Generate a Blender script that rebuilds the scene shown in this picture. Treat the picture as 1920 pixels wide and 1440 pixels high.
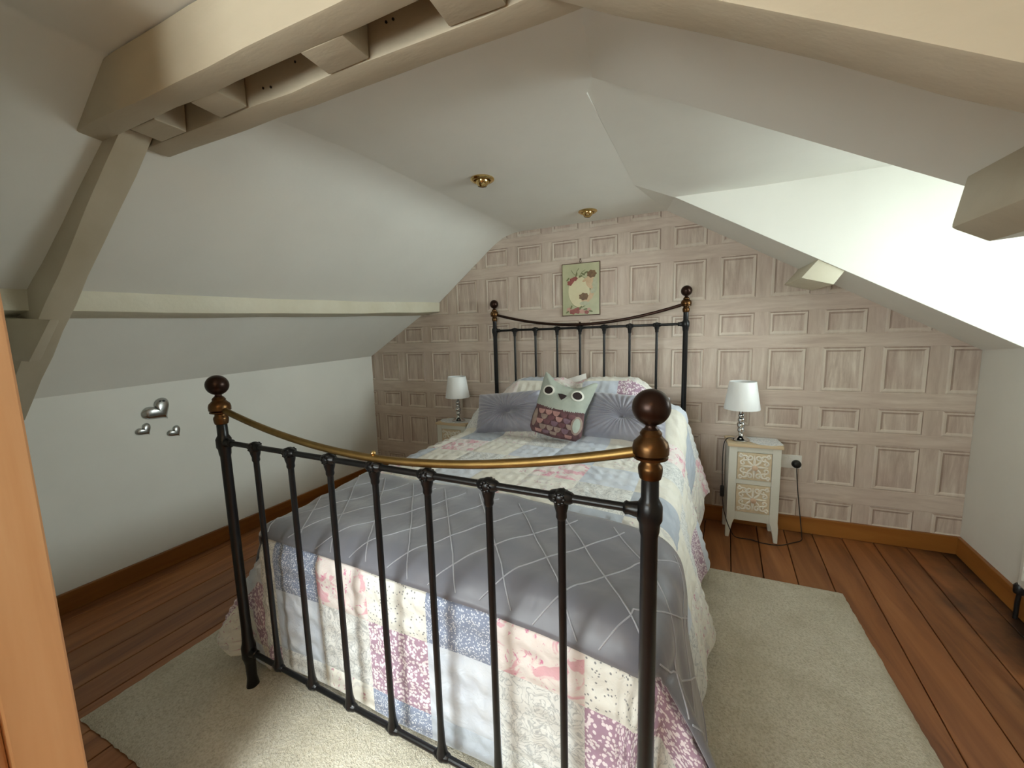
import bpy, bmesh, math, random
from mathutils import Vector, Matrix
random.seed(7)
for o in list(bpy.data.objects): bpy.data.objects.remove(o, do_unlink=True)
S = bpy.context.scene
COL = S.collection
PI = math.pi

# ------------------------------------------------------------------ camera, world, lights, exposure
cam = bpy.data.cameras.new('camera'); camo = bpy.data.objects.new('camera', cam); COL.objects.link(camo)
cam.sensor_width = 36.0; cam.sensor_fit = 'HORIZONTAL'; cam.lens = 719.71 / 1920 * 36; cam.clip_start = 0.02
r_ = Vector((0.920388, 0.390064, -0.027116)); u_ = Vector((-0.022202, 0.121373, 0.992359)); f_ = Vector((-0.390375, 0.912753, -0.120371))
m = Matrix.Identity(4)
for i in range(3):
    m[i][0] = r_[i]; m[i][1] = u_[i]; m[i][2] = -f_[i]
m.translation = Vector((0.97166, -2.89262, 1.30003)); camo.matrix_world = m
S.camera = camo

wd = bpy.data.worlds.new('overcast_sky'); S.world = wd; wd.use_nodes = True
bg = wd.node_tree.nodes['Background']; bg.inputs[0].default_value = (0.86, 0.97, 0.97, 1); bg.inputs[1].default_value = 3.7

def area(name, loc, target, sx, sy, power, col):
    l = bpy.data.lights.new(name, 'AREA'); l.shape = 'RECTANGLE'; l.size = sx; l.size_y = sy; l.energy = power; l.color = col
    o = bpy.data.objects.new(name, l); COL.objects.link(o); o.location = loc
    o.rotation_euler = (Vector(target) - Vector(loc)).to_track_quat('-Z', 'Y').to_euler(); return o
area('daylight_dormer', (4.60, -1.00, 2.05), (1.2, -1.00, 1.15), 3.2, 2.4, 560, (0.85, 0.98, 0.98))       # daylight at the dormer window
area('daylight_landing', (-0.05, -4.62, 1.40), (0.45, -2.0, 0.70), 1.35, 1.0, 54, (0.92, 0.99, 0.98))       # daylight at the landing window
area('daylight_rooflight', (-0.10, -4.00, 2.80), (0.35, -2.1, 0.6), 1.1, 1.0, 190, (0.92, 0.99, 0.98))       # daylight at the landing rooflight

vs = S.view_settings; vs.view_transform = 'Standard'; vs.look = 'None'; vs.gamma = 1.0; vs.use_curve_mapping = False; vs.exposure = 0.0
S.display_settings.display_device = 'sRGB'

# ------------------------------------------------------------------ helpers
def hx(h):
    h = h.lstrip('#'); v = [int(h[i:i+2], 16) / 255 for i in (0, 2, 4)]
    return tuple((x / 12.92 if x <= 0.04045 else ((x + 0.055) / 1.055) ** 2.4) for x in v) + (1.0,)
class NT:
    def __init__(self, name):
        self.m = bpy.data.materials.new(name); self.m.use_nodes = True; self.t = self.m.node_tree
        self.b = self.t.nodes['Principled BSDF']
    def n(self, ty, **kw):
        nd = self.t.nodes.new(ty)
        for k, v in kw.items():
            if k in nd.inputs.keys() if isinstance(k, str) else False: nd.inputs[k].default_value = v
            else: setattr(nd, k, v)
        return nd
    def l(self, a, b): self.t.links.new(a, b)
    def co(self, kind='Object', scale=(1, 1, 1), rot=(0, 0, 0)):
        tc = self.n('ShaderNodeTexCoord'); mp = self.n('ShaderNodeMapping')
        mp.inputs['Scale'].default_value = scale; mp.inputs['Rotation'].default_value = rot
        self.l(tc.outputs[kind], mp.inputs['Vector']); return mp.outputs['Vector']
    def noise(self, vec, scale, detail=4, rough=0.55, dist=0.0):
        nd = self.n('ShaderNodeTexNoise'); nd.inputs['Scale'].default_value = scale; nd.inputs['Detail'].default_value = detail
        nd.inputs['Roughness'].default_value = rough; nd.inputs['Distortion'].default_value = dist; self.l(vec, nd.inputs['Vector']); return nd.outputs['Fac']
    def vor(self, vec, scale, feature='F1'):
        nd = self.n('ShaderNodeTexVoronoi'); nd.feature = feature; nd.inputs['Scale'].default_value = scale; self.l(vec, nd.inputs['Vector']); return nd
    def ramp(self, fac, stops, mode='LINEAR'):
        nd = self.n('ShaderNodeValToRGB'); nd.color_ramp.interpolation = mode; e = nd.color_ramp.elements
        while len(e) < len(stops): e.new(0.5)
        for el, (p, c) in zip(e, stops): el.position = p; el.color = c if not isinstance(c, str) else hx(c)
        self.l(fac, nd.inputs['Fac']); return nd.outputs['Color']
    def mix(self, fac, a, b, blend='MIX'):
        nd = self.n('ShaderNodeMix'); nd.data_type = 'RGBA'; nd.blend_type = blend
        for i, v in ((0, fac), (6, a), (7, b)):
            if isinstance(v, (int, float)): nd.inputs[i].default_value = v
            elif isinstance(v, (tuple, str)): nd.inputs[i].default_value = hx(v) if isinstance(v, str) else v
            else: self.l(v, nd.inputs[i])
        return nd.outputs[2]
    def bump(self, h, strength=0.3, dist=0.005):
        nd = self.n('ShaderNodeBump'); nd.inputs['Strength'].default_value = strength; nd.inputs['Distance'].default_value = dist
        self.l(h, nd.inputs['Height']); self.l(nd.outputs['Normal'], self.b.inputs['Normal'])
    def set(self, **kw):
        for k, v in kw.items():
            k = {'rough': 'Roughness', 'metal': 'Metallic', 'col': 'Base Color', 'spec': 'Specular IOR Level', 'sheen': 'Sheen Weight', 'coat': 'Coat Weight'}[k]
            if isinstance(v, (int, float)): self.b.inputs[k].default_value = v
            elif isinstance(v, str): self.b.inputs[k].default_value = hx(v)
            elif isinstance(v, tuple): self.b.inputs[k].default_value = v
            else: self.l(v, self.b.inputs[k])
        return self
def simple(name, c1, c2, scale=8, rough=0.5, metal=0.0, bump=0.1, bscale=60, bdist=0.002, stretch=(1, 1, 1), kind='Object', **kw):
    k = NT(name); v = k.co(kind, stretch); k.set(col=k.ramp(k.noise(v, scale), [(0.3, c1), (0.7, c2)]), rough=rough, metal=metal, **kw)
    if bump: k.bump(k.noise(v, bscale), bump, bdist)
    return k.m
M = {}
M['plaster'] = simple('white_plaster', '#e5e3da', '#ebe9e0', 2.5, 0.85, bump=0.25, bscale=14, bdist=0.004)
M['purlin'] = simple('pale_cream_painted_wood', '#cfc8b0', '#d9d3be', 5, 0.55, bump=0.5, bscale=22, bdist=0.004)
M['beam'] = simple('cream_painted_wood', '#b6aa92', '#c5baa3', 5, 0.55, bump=0.5, bscale=22, bdist=0.004, stretch=(0.4, 1, 1))
M['mark'] = simple('dark_nail_hole', '#1c1510', '#2a2018', 30, 0.8, bump=0)
M['white_gloss'] = simple('white_gloss_paint', '#e2e0d6', '#ebe9e0', 6, 0.35, bump=0.05)
M['black_iron'] = simple('black_painted_iron', '#0b0b0c', '#141415', 20, 0.30, bump=0.15, bscale=90, bdist=0.001, spec=0.35)
M['brass'] = simple('bronze_collar', '#523820', '#6a4e32', 14, 0.34, 1.0, bump=0.05)
M['rail_brass'] = simple('aged_brass', '#7a6238', '#94794a', 14, 0.42, 1.0, bump=0.05)
M['dark_brass'] = simple('dark_bronzed_brass', '#2a1a13', '#3a241a', 10, 0.30, 0.7, bump=0.03)
M['gold'] = simple('polished_gold', '#c2a163', '#dcc28a', 20, 0.14, 1.0, bump=0)
M['chrome'] = simple('polished_chrome', '#c9c9c9', '#dedede', 20, 0.08, 1.0, bump=0)
M['silver'] = simple('brushed_silver', '#a9aaa8', '#c2c3c1', 25, 0.27, 1.0, bump=0.1, bscale=120, bdist=0.001)
M['shade'] = simple('white_satin_shade', '#e9ebe9', '#f1f2f0', 8, 0.45, bump=0.1, bscale=200, stretch=(1, 1, 0.1), sheen=0.2)
M['black_plastic'] = simple('black_plastic', '#0d0d0e', '#171718', 20, 0.4, bump=0)
M['white_plastic'] = simple('white_plastic', '#e6e4dc', '#efede6', 20, 0.35, bump=0)
M['mattress'] = simple('ivory_ticking', '#d4cfc2', '#ded9cd', 10, 0.9)
M['drawer_carve'] = simple('carved_whitewashed_wood', '#e6dfcf', '#f1ede2', 60, 0.7, bump=0.3, bscale=120, bdist=0.002)
M['drawer_ground'] = simple('beige_drawer_ground', '#cfbc9b', '#dccbad', 40, 0.75, bump=0.2)
M['pale_wood'] = simple('pale_bare_wood', '#c9b08c', '#d8c4a4', 14, 0.6, bump=0.1, stretch=(0.3, 2, 2))
M['knob_wood'] = simple('pink_beige_wood', '#d3b193', '#dfc2a6', 20, 0.5, bump=0)
M['nightstand'] = simple('distressed_white_paint', '#d3d3c6', '#dfded3', 5, 0.55, bump=0.15, bscale=40)
M['pine'] = None
def wood(name, dark, mid, light, rough, sc, along, stain=None):
    k = NT(name); st = [6.0, 6.0, 6.0]; st[along] = 0.5
    v = k.co('Object', tuple(st)); g = k.noise(v, sc, 6, 0.6, 0.8)
    col = k.ramp(g, [(0.25, dark), (0.5, mid), (0.75, light)])
    oi = k.n('ShaderNodeObjectInfo'); rnd = k.ramp(oi.outputs['Random'], [(0, (0.80, 0.80, 0.80, 1)), (1, (1.12, 1.10, 1.08, 1))])
    col = k.mix(1.0, col, rnd, 'MULTIPLY')
    kn = k.vor(k.co('Object', (2.2, 0.9, 2.2)), 2.2); col = k.mix(k.ramp(kn.outputs['Distance'], [(0.02, (0.55, 0.55, 0.55, 1)), (0.09, (0, 0, 0, 1))]), col, dark)
    if stain: col = stain(k, col)
    k.set(col=col, rough=rough); k.bump(g, 0.15, 0.002); return k.m
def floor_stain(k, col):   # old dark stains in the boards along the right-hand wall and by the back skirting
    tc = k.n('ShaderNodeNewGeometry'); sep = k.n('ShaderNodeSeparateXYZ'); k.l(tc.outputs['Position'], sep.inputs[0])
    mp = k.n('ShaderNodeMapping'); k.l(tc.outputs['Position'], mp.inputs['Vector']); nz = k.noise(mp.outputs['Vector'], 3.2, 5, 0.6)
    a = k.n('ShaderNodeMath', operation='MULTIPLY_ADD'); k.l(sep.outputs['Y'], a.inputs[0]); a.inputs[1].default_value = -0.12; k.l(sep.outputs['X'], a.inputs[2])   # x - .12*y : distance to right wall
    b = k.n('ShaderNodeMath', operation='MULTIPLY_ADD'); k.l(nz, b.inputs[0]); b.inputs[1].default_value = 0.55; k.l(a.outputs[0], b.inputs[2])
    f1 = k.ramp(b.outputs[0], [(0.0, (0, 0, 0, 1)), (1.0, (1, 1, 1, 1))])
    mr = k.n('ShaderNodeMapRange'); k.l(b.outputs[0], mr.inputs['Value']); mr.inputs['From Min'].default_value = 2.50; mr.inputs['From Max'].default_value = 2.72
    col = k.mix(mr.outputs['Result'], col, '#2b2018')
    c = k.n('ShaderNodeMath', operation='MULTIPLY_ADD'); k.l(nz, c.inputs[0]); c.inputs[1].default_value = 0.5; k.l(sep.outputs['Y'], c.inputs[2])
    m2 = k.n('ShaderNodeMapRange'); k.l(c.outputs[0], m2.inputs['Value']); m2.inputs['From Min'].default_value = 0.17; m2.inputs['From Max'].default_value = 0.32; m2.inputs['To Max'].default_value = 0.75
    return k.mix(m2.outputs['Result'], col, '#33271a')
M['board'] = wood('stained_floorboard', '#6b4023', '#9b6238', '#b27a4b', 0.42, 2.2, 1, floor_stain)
M['skirt'] = wood('stained_pine_skirting', '#7d4a1c', '#9b6228', '#ad7436', 0.4, 1.6, 0)
M['skirt_y'] = wood('stained_pine_skirting_side', '#7d4a1c', '#9b6228', '#ad7436', 0.4, 1.6, 1)
M['pine'] = wood('orange_pine', '#c68e5c', '#d8a26f', '#e2b282', 0.4, 1.2, 2)

def wallpaper(name, tone, vertical):
    k = NT(name); v = k.co('Object', (9, 9, 1.1) if vertical else (1.1, 9, 9))
    n1 = k.noise(v, 3.2, 6, 0.65, 0.5); n2 = k.noise(k.co('Object'), 4.0, 4)
    oi = k.n('ShaderNodeObjectInfo')
    c = k.ramp(n1, [(0.28, tone[0]), (0.5, tone[1]), (0.72, tone[2])])
    c = k.mix(k.ramp(n2, [(0.4, (0, 0, 0, 1)), (0.7, (0.5, 0.5, 0.5, 1))]), c, tone[3])
    k.set(col=c, rough=0.75); k.bump(n1, 0.08, 0.001); return k.m
M['wp_rail'] = wallpaper('limed_wood_rail', ('#bba89a', '#cdbdae', '#dbcec0', '#c2aea1'), False)
M['wp_stile'] = wallpaper('limed_wood_stile', ('#b8a596', '#cabaab', '#dacdbf', '#c3afa3'), True)
M['wp_field'] = wallpaper('limed_wood_field', ('#a89486', '#c6b6a7', '#e2d7c9', '#b9a297'), True)
M['wp_dark'] = wallpaper('limed_wood_dark_print', ('#9a8577', '#ab9788', '#b9a799', '#a48f83'), True)  # dark moulding lines of the wallpaper's trompe-l'oeil print
M['wp_light'] = wallpaper('limed_wood_pale_print', ('#cdbfb0', '#d6cabb', '#ddd2c4', '#cbb9ac'), True)  # pale moulding lines of the same wallpaper print

def fabric(name, fn, rough=0.85, bump=(0.6, 0.010), sheen=0.15):
    k = NT(name); col, h = fn(k); k.set(col=col, rough=rough, sheen=sheen)
    if h is not None: k.bump(h, *bump)
    return k.m
def uvc(k): return k.co('UV')
def wrinkle(k, v):
    a = k.noise(v, 26, 3, 0.6, 1.2)
    w = k.n('ShaderNodeTexWave'); w.wave_type = 'BANDS'; w.bands_direction = 'DIAGONAL'; w.inputs['Scale'].default_value = 7.0; w.inputs['Distortion'].default_value = 6.0; w.inputs['Detail'].default_value = 2; k.l(v, w.inputs['Vector'])
    return k.mix(0.5, a, w.outputs['Color'])
def f_dots(bgc, dot, scale, th):
    def fn(k):
        v = uvc(k); d = k.vor(v, scale); c = k.ramp(d.outputs['Distance'], [(th, dot), (th + 0.08, bgc)]); return c, wrinkle(k, v)
    return fn
def f_blot(base, b1, b2, scale, lo):
    def fn(k):
        v = uvc(k); n = k.noise(v, scale, 3, 0.55, 1.0); n2 = k.noise(v, scale * 2.3, 4, 0.6, 1.5)
        c = k.ramp(n, [(lo, base), (lo + 0.05, b1)]); c = k.mix(k.ramp(n2, [(0.60, (0, 0, 0, 1)), (0.66, (0.8, 0.8, 0.8, 1))]), c, b2); return c, wrinkle(k, v)
    return fn
def f_vine(base, line):
    def fn(k):
        v = uvc(k); n = k.noise(v, 24, 2, 0.5, 2.5); c = k.ramp(n, [(0.42, base), (0.48, line), (0.54, base)]); return c, wrinkle(k, v)
    return fn
def f_plain(a, b):
    def fn(k):
        v = uvc(k); return k.ramp(k.noise(v, 7), [(0.35, a), (0.65, b)]), wrinkle(k, v)
    return fn
Q = {}
Q['B'] = fabric('blue_dotted_cotton', f_dots('#8791a8', '#d6dae2', 175, 0.34))
Q['P'] = fabric('pink_floral_cotton', f_blot('#e6ddd8', '#deb0b8', '#cd5b92', 13, 0.53))
Q['S'] = fabric('sprig_cotton', f_dots('#e6e5dd', '#8a8c8e', 85, 0.19))
Q['L'] = fabric('pale_blue_cotton', f_plain('#c3cad6', '#d3d8df'))
Q['V'] = fabric('vine_cotton', f_vine('#dcdcd8', '#aeb0b0'))
Q['M'] = fabric('mauve_spotted_cotton', f_dots('#a88a9d', '#e8dde1', 105, 0.44))
Q['F'] = fabric('cream_floral_cotton', f_blot('#e3e0d6', '#d2cfc9', '#b9798f', 15, 0.54))
Q['C'] = fabric('cream_cotton', f_plain('#dcd8cb', '#e3dfd4'))
Q['G'] = fabric('grey_blue_cotton', f_plain('#a7afba', '#b7bec7'))
M['satin_throw'] = fabric('grey_satin', lambda k: (k.ramp(k.noise(uvc(k), 3), [(0.3, '#66666e'), (0.7, '#74747c')]), k.noise(uvc(k), 6, 3, 0.5, 0.3)), 0.40, (0.35, 0.03), 0.4)
M['satin_seam'] = simple('grey_satin_seam_sheen', '#9b9ba2', '#a9a9b0', 20, 0.4, bump=0, sheen=0.4)  # paler than the throw: sheen along the seams put into the colour
M['satin_cushion'] = simple('silver_grey_satin', '#878792', '#9898a3', 10, 0.34, bump=0.2, bscale=40, bdist=0.002, sheen=0.5)
M['pillow_white'] = simple('white_cotton', '#dfded8', '#e8e7e1', 12, 0.9, bump=0.2, bscale=30)
def rugmat():
    k = NT('cream_shag_pile'); v = k.co('Object'); n = k.noise(v, 130, 3, 0.7); n2 = k.noise(v, 5, 4, 0.6)
    c = k.ramp(n, [(0.3, '#c6bca2'), (0.55, '#e8e0cc'), (0.75, '#f0eadb')]); c = k.mix(k.ramp(n2, [(0.42, (0, 0, 0, 1)), (0.7, (0.4, 0.4, 0.4, 1))]), c, '#b5a98c')
    k.set(col=c, rough=0.95, sheen=0.2); k.bump(n, 0.9, 0.012); return k.m
M['rug'] = rugmat()
def glassmat():
    k = NT('clear_window_glass'); t = k.t; t.nodes.remove(k.b)
    tr = k.n('ShaderNodeBsdfTransparent'); gl = k.n('ShaderNodeBsdfGlossy'); gl.inputs['Roughness'].default_value = 0.02
    fr = k.n('ShaderNodeFresnel'); mx = k.n('ShaderNodeMixShader'); k.l(fr.outputs[0], mx.inputs[0]); k.l(tr.outputs[0], mx.inputs[1]); k.l(gl.outputs[0], mx.inputs[2])
    k.l(mx.outputs[0], t.nodes['Material Output'].inputs['Surface']); return k.m
M['glass'] = glassmat()

class MB:
    def __init__(s): s.v = []; s.f = []; s.mi = []; s.uv = None
    def add(s, vs, fs, mi=0):
        o = len(s.v); s.v += [tuple(p) for p in vs]; s.f += [tuple(i + o for i in f) for f in fs]; s.mi += [mi] * len(fs); return s
    def box(s, a, b, mi=0, rz=0.0, ctr=None):
        x0, y0, z0 = a; x1, y1, z1 = b
        vs = [(x0, y0, z0), (x1, y0, z0), (x1, y1, z0), (x0, y1, z0), (x0, y0, z1), (x1, y0, z1), (x1, y1, z1), (x0, y1, z1)]
        return s.add(vs, [(0, 3, 2, 1), (4, 5, 6, 7), (0, 1, 5, 4), (1, 2, 6, 5), (2, 3, 7, 6), (3, 0, 4, 7)], mi)
    def hexa(s, bot, top, mi=0):
        return s.add(list(bot) + list(top), [(3, 2, 1, 0), (4, 5, 6, 7), (0, 1, 5, 4), (1, 2, 6, 5), (2, 3, 7, 6), (3, 0, 4, 7)], mi)
    def loft(s, loops, cap=True, mi=0, closed=True):
        n = len(loops[0]); vs = [p for L in loops for p in L]; fs = []
        for i in range(len(loops) - 1):
            for j in range(n if closed else n - 1):
                k = (j + 1) % n; fs.append((i * n + j, i * n + k, (i + 1) * n + k, (i + 1) * n + j))
        if cap: fs += [tuple(reversed(range(n))), tuple(range((len(loops) - 1) * n, len(loops) * n))]
        return s.add(vs, fs, mi)
    def lathe(s, prof, c=(0, 0, 0), n=20, mi=0, axis='Z'):
        loops = []
        for r, z in prof:
            L = []
            for j in range(n):
                a = 2 * PI * j / n; p = (r * math.cos(a), r * math.sin(a), z)
                if axis == 'Y': p = (p[0], -p[2], p[1])
                L.append((c[0] + p[0], c[1] + p[1], c[2] + p[2]))
            loops.append(L)
        return s.loft(loops, True, mi)
    def sphere(s, c, r, n=20, m=12, mi=0, sc=(1, 1, 1)):
        loops = []
        for i in range(m + 1):
            t = PI * i / m; rr = max(math.sin(t) * r, 1e-5)
            loops.append([(c[0] + sc[0] * rr * math.cos(2 * PI * j / n), c[1] + sc[1] * rr * math.sin(2 * PI * j / n), c[2] - sc[2] * r * math.cos(t)) for j in range(n)])
        return s.loft(loops, True, mi)
    def tube(s, pts, r, n=8, mi=0):
        pts = [Vector(p) for p in pts]; loops = []; up = Vector((0, 0, 1))
        T0 = (pts[1] - pts[0]).normalized(); a = T0.cross(up if abs(T0.z) < 0.9 else Vector((1, 0, 0))).normalized()
        for i, p in enumerate(pts):
            T = (pts[min(i + 1, len(pts) - 1)] - pts[max(i - 1, 0)]).normalized()
            a = (a - T * a.dot(T)).normalized(); b = T.cross(a); rr = r[i] if isinstance(r, (list, tuple)) else r
            loops.append([tuple(p + (a * math.cos(2 * PI * j / n) + b * math.sin(2 * PI * j / n)) * rr) for j in range(n)])
        return s.loft(loops, True, mi)
    def prism(s, poly, vec, mi=0):
        n = len(poly); vec = Vector(vec); top = [tuple(Vector(p) + vec) for p in poly]
        return s.add(list(poly) + top, [tuple(reversed(range(n))), tuple(range(n, 2 * n))] + [(j, (j + 1) % n, (j + 1) % n + n, j + n) for j in range(n)], mi)
    def build(s, name, mat, parent=None, smooth=False, bevel=0.0, seg=2):
        me = bpy.data.meshes.new(name); me.from_pydata(s.v, [], s.f)
        mats = mat if isinstance(mat, (list, tuple)) else [mat]
        for k in mats: me.materials.append(k)
        me.polygons.foreach_set('material_index', s.mi)
        bm = bmesh.new(); bm.from_mesh(me); bmesh.ops.recalc_face_normals(bm, faces=bm.faces)
        if bevel:
            ed = [e for e in bm.edges if len(e.link_faces) == 2 and e.calc_face_angle(0) > 0.6]
            bmesh.ops.bevel(bm, geom=ed, offset=bevel, segments=seg, profile=0.6, affect='EDGES', clamp_overlap=True)
        bm.to_mesh(me); bm.free()
        if smooth:
            me.polygons.foreach_set('use_smooth', [True] * len(me.polygons))
            try: me.set_sharp_from_angle(angle=math.radians(smooth if smooth > 1 else 45))
            except Exception: pass
        me.update()
        if s.uv:
            ul = me.uv_layers.new(name='UVMap')
            for lp in me.loops: ul.data[lp.index].uv = s.uv[lp.vertex_index]
        o = bpy.data.objects.new(name, me); COL.objects.link(o)
        if parent: o.parent = parent
        return o
def tag(o, label=None, cat=None, group=None, kind=None):
    for k, v in (('label', label), ('category', cat), ('group', group), ('kind', kind)):
        if v: o[k] = v
    return o
def thing(name, label, cat, loc=(0, 0, 0), rz=0.0, group=None):
    o = bpy.data.objects.new(name, None); COL.objects.link(o); o.empty_display_size = 0.1
    o.location = loc; o.rotation_euler = (0, 0, rz); return tag(o, label, cat, group)
def struct(o, label=None): return tag(o, label, kind='structure')
def lerp(a, b, t): return a + (b - a) * t
def sst(a, b, x):
    t = min(max((x - a) / (b - a), 0), 1); return t * t * (3 - 2 * t)

# ------------------------------------------------------------------ room shell
YN = -4.40                     # wall behind the camera (landing)
XL = lambda y: -1.735 + 0.032 * y
XR = lambda y: 2.490 + 0.120 * y
ZC = 2.115
YT = -2.14                     # truss
# floor: sub-floor slab and single boards
fl = struct(MB().box((-1.95, YN, -0.06), (2.9, 0.0, -0.022)).build('floor', M['mark']))
pitch = 0.1525; x0 = 1.192 - pitch * 20
for i in range(31):
    xa = x0 + pitch * i
    ka = 0.107 * sst(-1.9, 1.5, xa); kb = 0.107 * sst(-1.9, 1.5, xa + pitch)
    g = 0.0022; mb = MB()
    L0 = xa + g; R0 = xa + pitch - g
    ya, yb = 0.0, YN
    zt = random.uniform(-0.0015, 0.0)
    a0, a1, b0, b1 = L0 + ka * ya, R0 + kb * ya, L0 + ka * yb, R0 + kb * yb
    mb.hexa([(b0, yb, -0.022), (b1, yb, -0.022), (a1, ya, -0.022), (a0, ya, -0.022)], [(b0, yb, zt), (b1, yb, zt), (a1, ya, zt), (a0, ya, zt)])
    mb.build('floorboard', M['board'], fl, bevel=0.002, seg=1)

# back wall, papered; polygon of the attic gable
GP = [(-1.735, 0), (2.490, 0), (2.490, 1.168), (0.895, 2.115), (-0.290, 2.115), (-0.926, 1.62), (-1.129, 1.515), (-1.735, 1.156)]
wb = struct(MB().prism([(x, 0, z) for x, z in [(-2.0, -0.1), (2.8, -0.1), (2.8, 2.4), (-2.0, 2.4)]], (0, 0.15, 0)).build('wall_back', M['wp_stile']))
bounds = [((-1.735, 0), (1, 0)), ((2.49, 0), (-1, 0)),]
def clip_planes():
    out = []
    seg = [((2.490, 1.168), (0.895, 2.115)), ((0.895, 2.115), (-0.290, 2.115)), ((-0.290, 2.115), (-0.926, 1.62)), ((-1.129, 1.515), (-1.735, 1.156))]
    for (ax, az), (bx, bz) in seg:
        d = Vector((bx - ax, 0, bz - az)); n = Vector((d.z, 0, -d.x)).normalized()   # outward
        out.append((Vector((ax, 0, az)), n))
    out.append((Vector((-1.735, 0, 0)), Vector((-1, 0, 0)))); out.append((Vector((2.488, 0, 0)), Vector((1, 0, 0)))); out.append((Vector((0, 0, 0.10)), Vector((0, 0, -1))))
    return out
CP = clip_planes()
def panel(xa, xb, za, zb):
    loops = []
    for ins, y in ((0.0, -0.0005), (0.007, -0.006), (0.016, -0.0045), (0.022, -0.0012), (0.027, -0.0012)):
        loops.append([(xa + ins, y, za + ins), (xb - ins, y, za + ins), (xb - ins, y, zb - ins), (xa + ins, y, zb - ins)])
    mb = MB(); vs = [p for L in loops for p in L]; fs = []; mi = []
    for i in range(4):
        for j in range(4):
            k = (j + 1) % 4; fs.append((i * 4 + j, i * 4 + k, (i + 1) * 4 + k, (i + 1) * 4 + j))
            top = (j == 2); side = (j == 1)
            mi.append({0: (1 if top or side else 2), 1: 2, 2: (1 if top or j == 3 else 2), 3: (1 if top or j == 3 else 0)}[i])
    fs.append((16, 17, 18, 19)); mi.append(0)
    me = bpy.data.meshes.new('panel'); me.from_pydata(vs, [], fs)
    for k in ('wp_field', 'wp_dark', 'wp_light'): me.materials.append(M[k])
    me.polygons.foreach_set('material_index', mi)
    bm = bmesh.new(); bm.from_mesh(me)
    for co, no in CP:
        if (no.x < 0 and no.z > 0.1):    # left slopes: two facets, only clip with the one that applies
            if co.z > 1.6 and zb < 1.56: continue
            if co.z < 1.6 and za > 1.50: continue
        bmesh.ops.bisect_plane(bm, geom=bm.verts[:] + bm.edges[:] + bm.faces[:], plane_co=co, plane_no=no, clear_outer=True)
    bmesh.ops.recalc_face_normals(bm, faces=bm.faces)
    nf = len(bm.faces)
    for f in bm.faces:
        if f.normal.y > 0: f.normal_flip()
    bm.to_mesh(me); bm.free()
    if nf == 0: return
    o = bpy.data.objects.new('panel', me); COL.objects.link(o); o.parent = wb
for k in range(-1, 15):
    xa = -1.607 + 0.2835 * k
    for za, zb in ((0.09, 0.222), (0.332, 0.600), (0.680, 0.822), (0.922, 1.188), (1.272, 1.415), (1.512, 1.778), (1.865, 2.005), (2.075, 2.30)):
        panel(xa, xa + 0.203, za, zb)

for za, zb in ((0.222, 0.332), (0.600, 0.680), (0.822, 0.922), (1.188, 1.272), (1.415, 1.512), (1.778, 1.865), (2.005, 2.075)):
    me = bpy.data.meshes.new('rail'); xs = [-1.80, 2.56]
    bm = bmesh.new(); vv = [bm.verts.new(p) for p in ((xs[0], -0.0018, za + .006), (xs[1], -0.0018, za + .006), (xs[1], -0.0018, zb - .006), (xs[0], -0.0018, zb - .006), (xs[0], 0, za + .003), (xs[1], 0, za + .003), (xs[1], 0, zb - .003), (xs[0], 0, zb - .003))]
    for f in ((0, 1, 2, 3), (4, 5, 1, 0), (3, 2, 6, 7)): bm.faces.new([vv[i] for i in f])
    for co, no in CP:
        if (no.x < 0 and no.z > 0.1):
            if co.z > 1.6 and zb < 1.56: continue
            if co.z < 1.6 and za > 1.50: continue
        bmesh.ops.bisect_plane(bm, geom=bm.verts[:] + bm.edges[:] + bm.faces[:], plane_co=co, plane_no=no, clear_outer=True)
    bm.to_mesh(me); bm.free(); me.materials.append(M['wp_rail']); o = bpy.data.objects.new('rail', me); COL.objects.link(o); o.parent = wb
# left side: sections of the sagging roof line at three stations
def secL(y):
    t = min(max(y / -2.1, 0), 1.25)
    return dict(base=(XL(y), y, 0.0), knee=(XL(y), y, 1.156 - 0.081 * t / 1.0 * 1.0), pb=(lerp(-1.129, -1.50, t), y, lerp(1.515, 1.432, t)),
                pf=(lerp(-0.930, -1.335, t), y, lerp(1.538, 1.458, t) - 0.012 * math.sin(PI * min(t, 1))), pt=(lerp(-0.926, -1.330, t), y, lerp(1.620, 1.545, t) - 0.012 * math.sin(PI * min(t, 1))),
                fold=(lerp(-0.290, -0.515, min(t, 1)), y, ZC))
ys = [0.0, -0.3, -0.6, -0.9, -1.2, -1.5, -1.8, -2.1, -2.4, -2.7, -3.3, YN]
def strip(name, A, B, out, mat, th=0.12):
    mb = MB(); loops = []
    for a, b in zip(A, B):
        o = Vector(out) * th; loops.append([tuple(a), tuple(b), tuple(Vector(b) + o), tuple(Vector(a) + o)])
    mb.loft(loops, True); return struct(mb.build(name, mat, None, 30))
SL = [secL(y) for y in ys]
ex = lambda p, d: tuple(Vector(p) + Vector(d))
strip('wall_left', [ex(s['base'], (0, 0, -0.05)) for s in SL], [ex(s['knee'], (0, 0, 0.03)) for s in SL], (-1, 0, 0), M['plaster'])
strip('ceiling', [s['knee'] for s in SL], [s['pb'] for s in SL], (-0.4, 0, 0.9), M['plaster'], 0.2)
rf = lambda y: 0.012 + 0.118 * sst(-2.05, -1.65, y)
mb = MB(); loops = []
for s in SL:
    p = Vector(ex(s['pt'], (-0.06, 0, -0.043))); f = Vector(s['fold']); d = (f - p).normalized(); a = f - d * rf(f.y) * 1.2; b = f + Vector((rf(f.y), 0, 0))
    L = [p] + [a * (1 - t) ** 2 + f * (2 * t * (1 - t)) + b * t * t for t in (0, .2, .4, .6, .8, 1.0)]
    loops.append([tuple(q) for q in L] + [(b.x, b.y, ZC + 0.15), tuple(p + Vector((-0.13, 0, 0.2)))])
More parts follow.
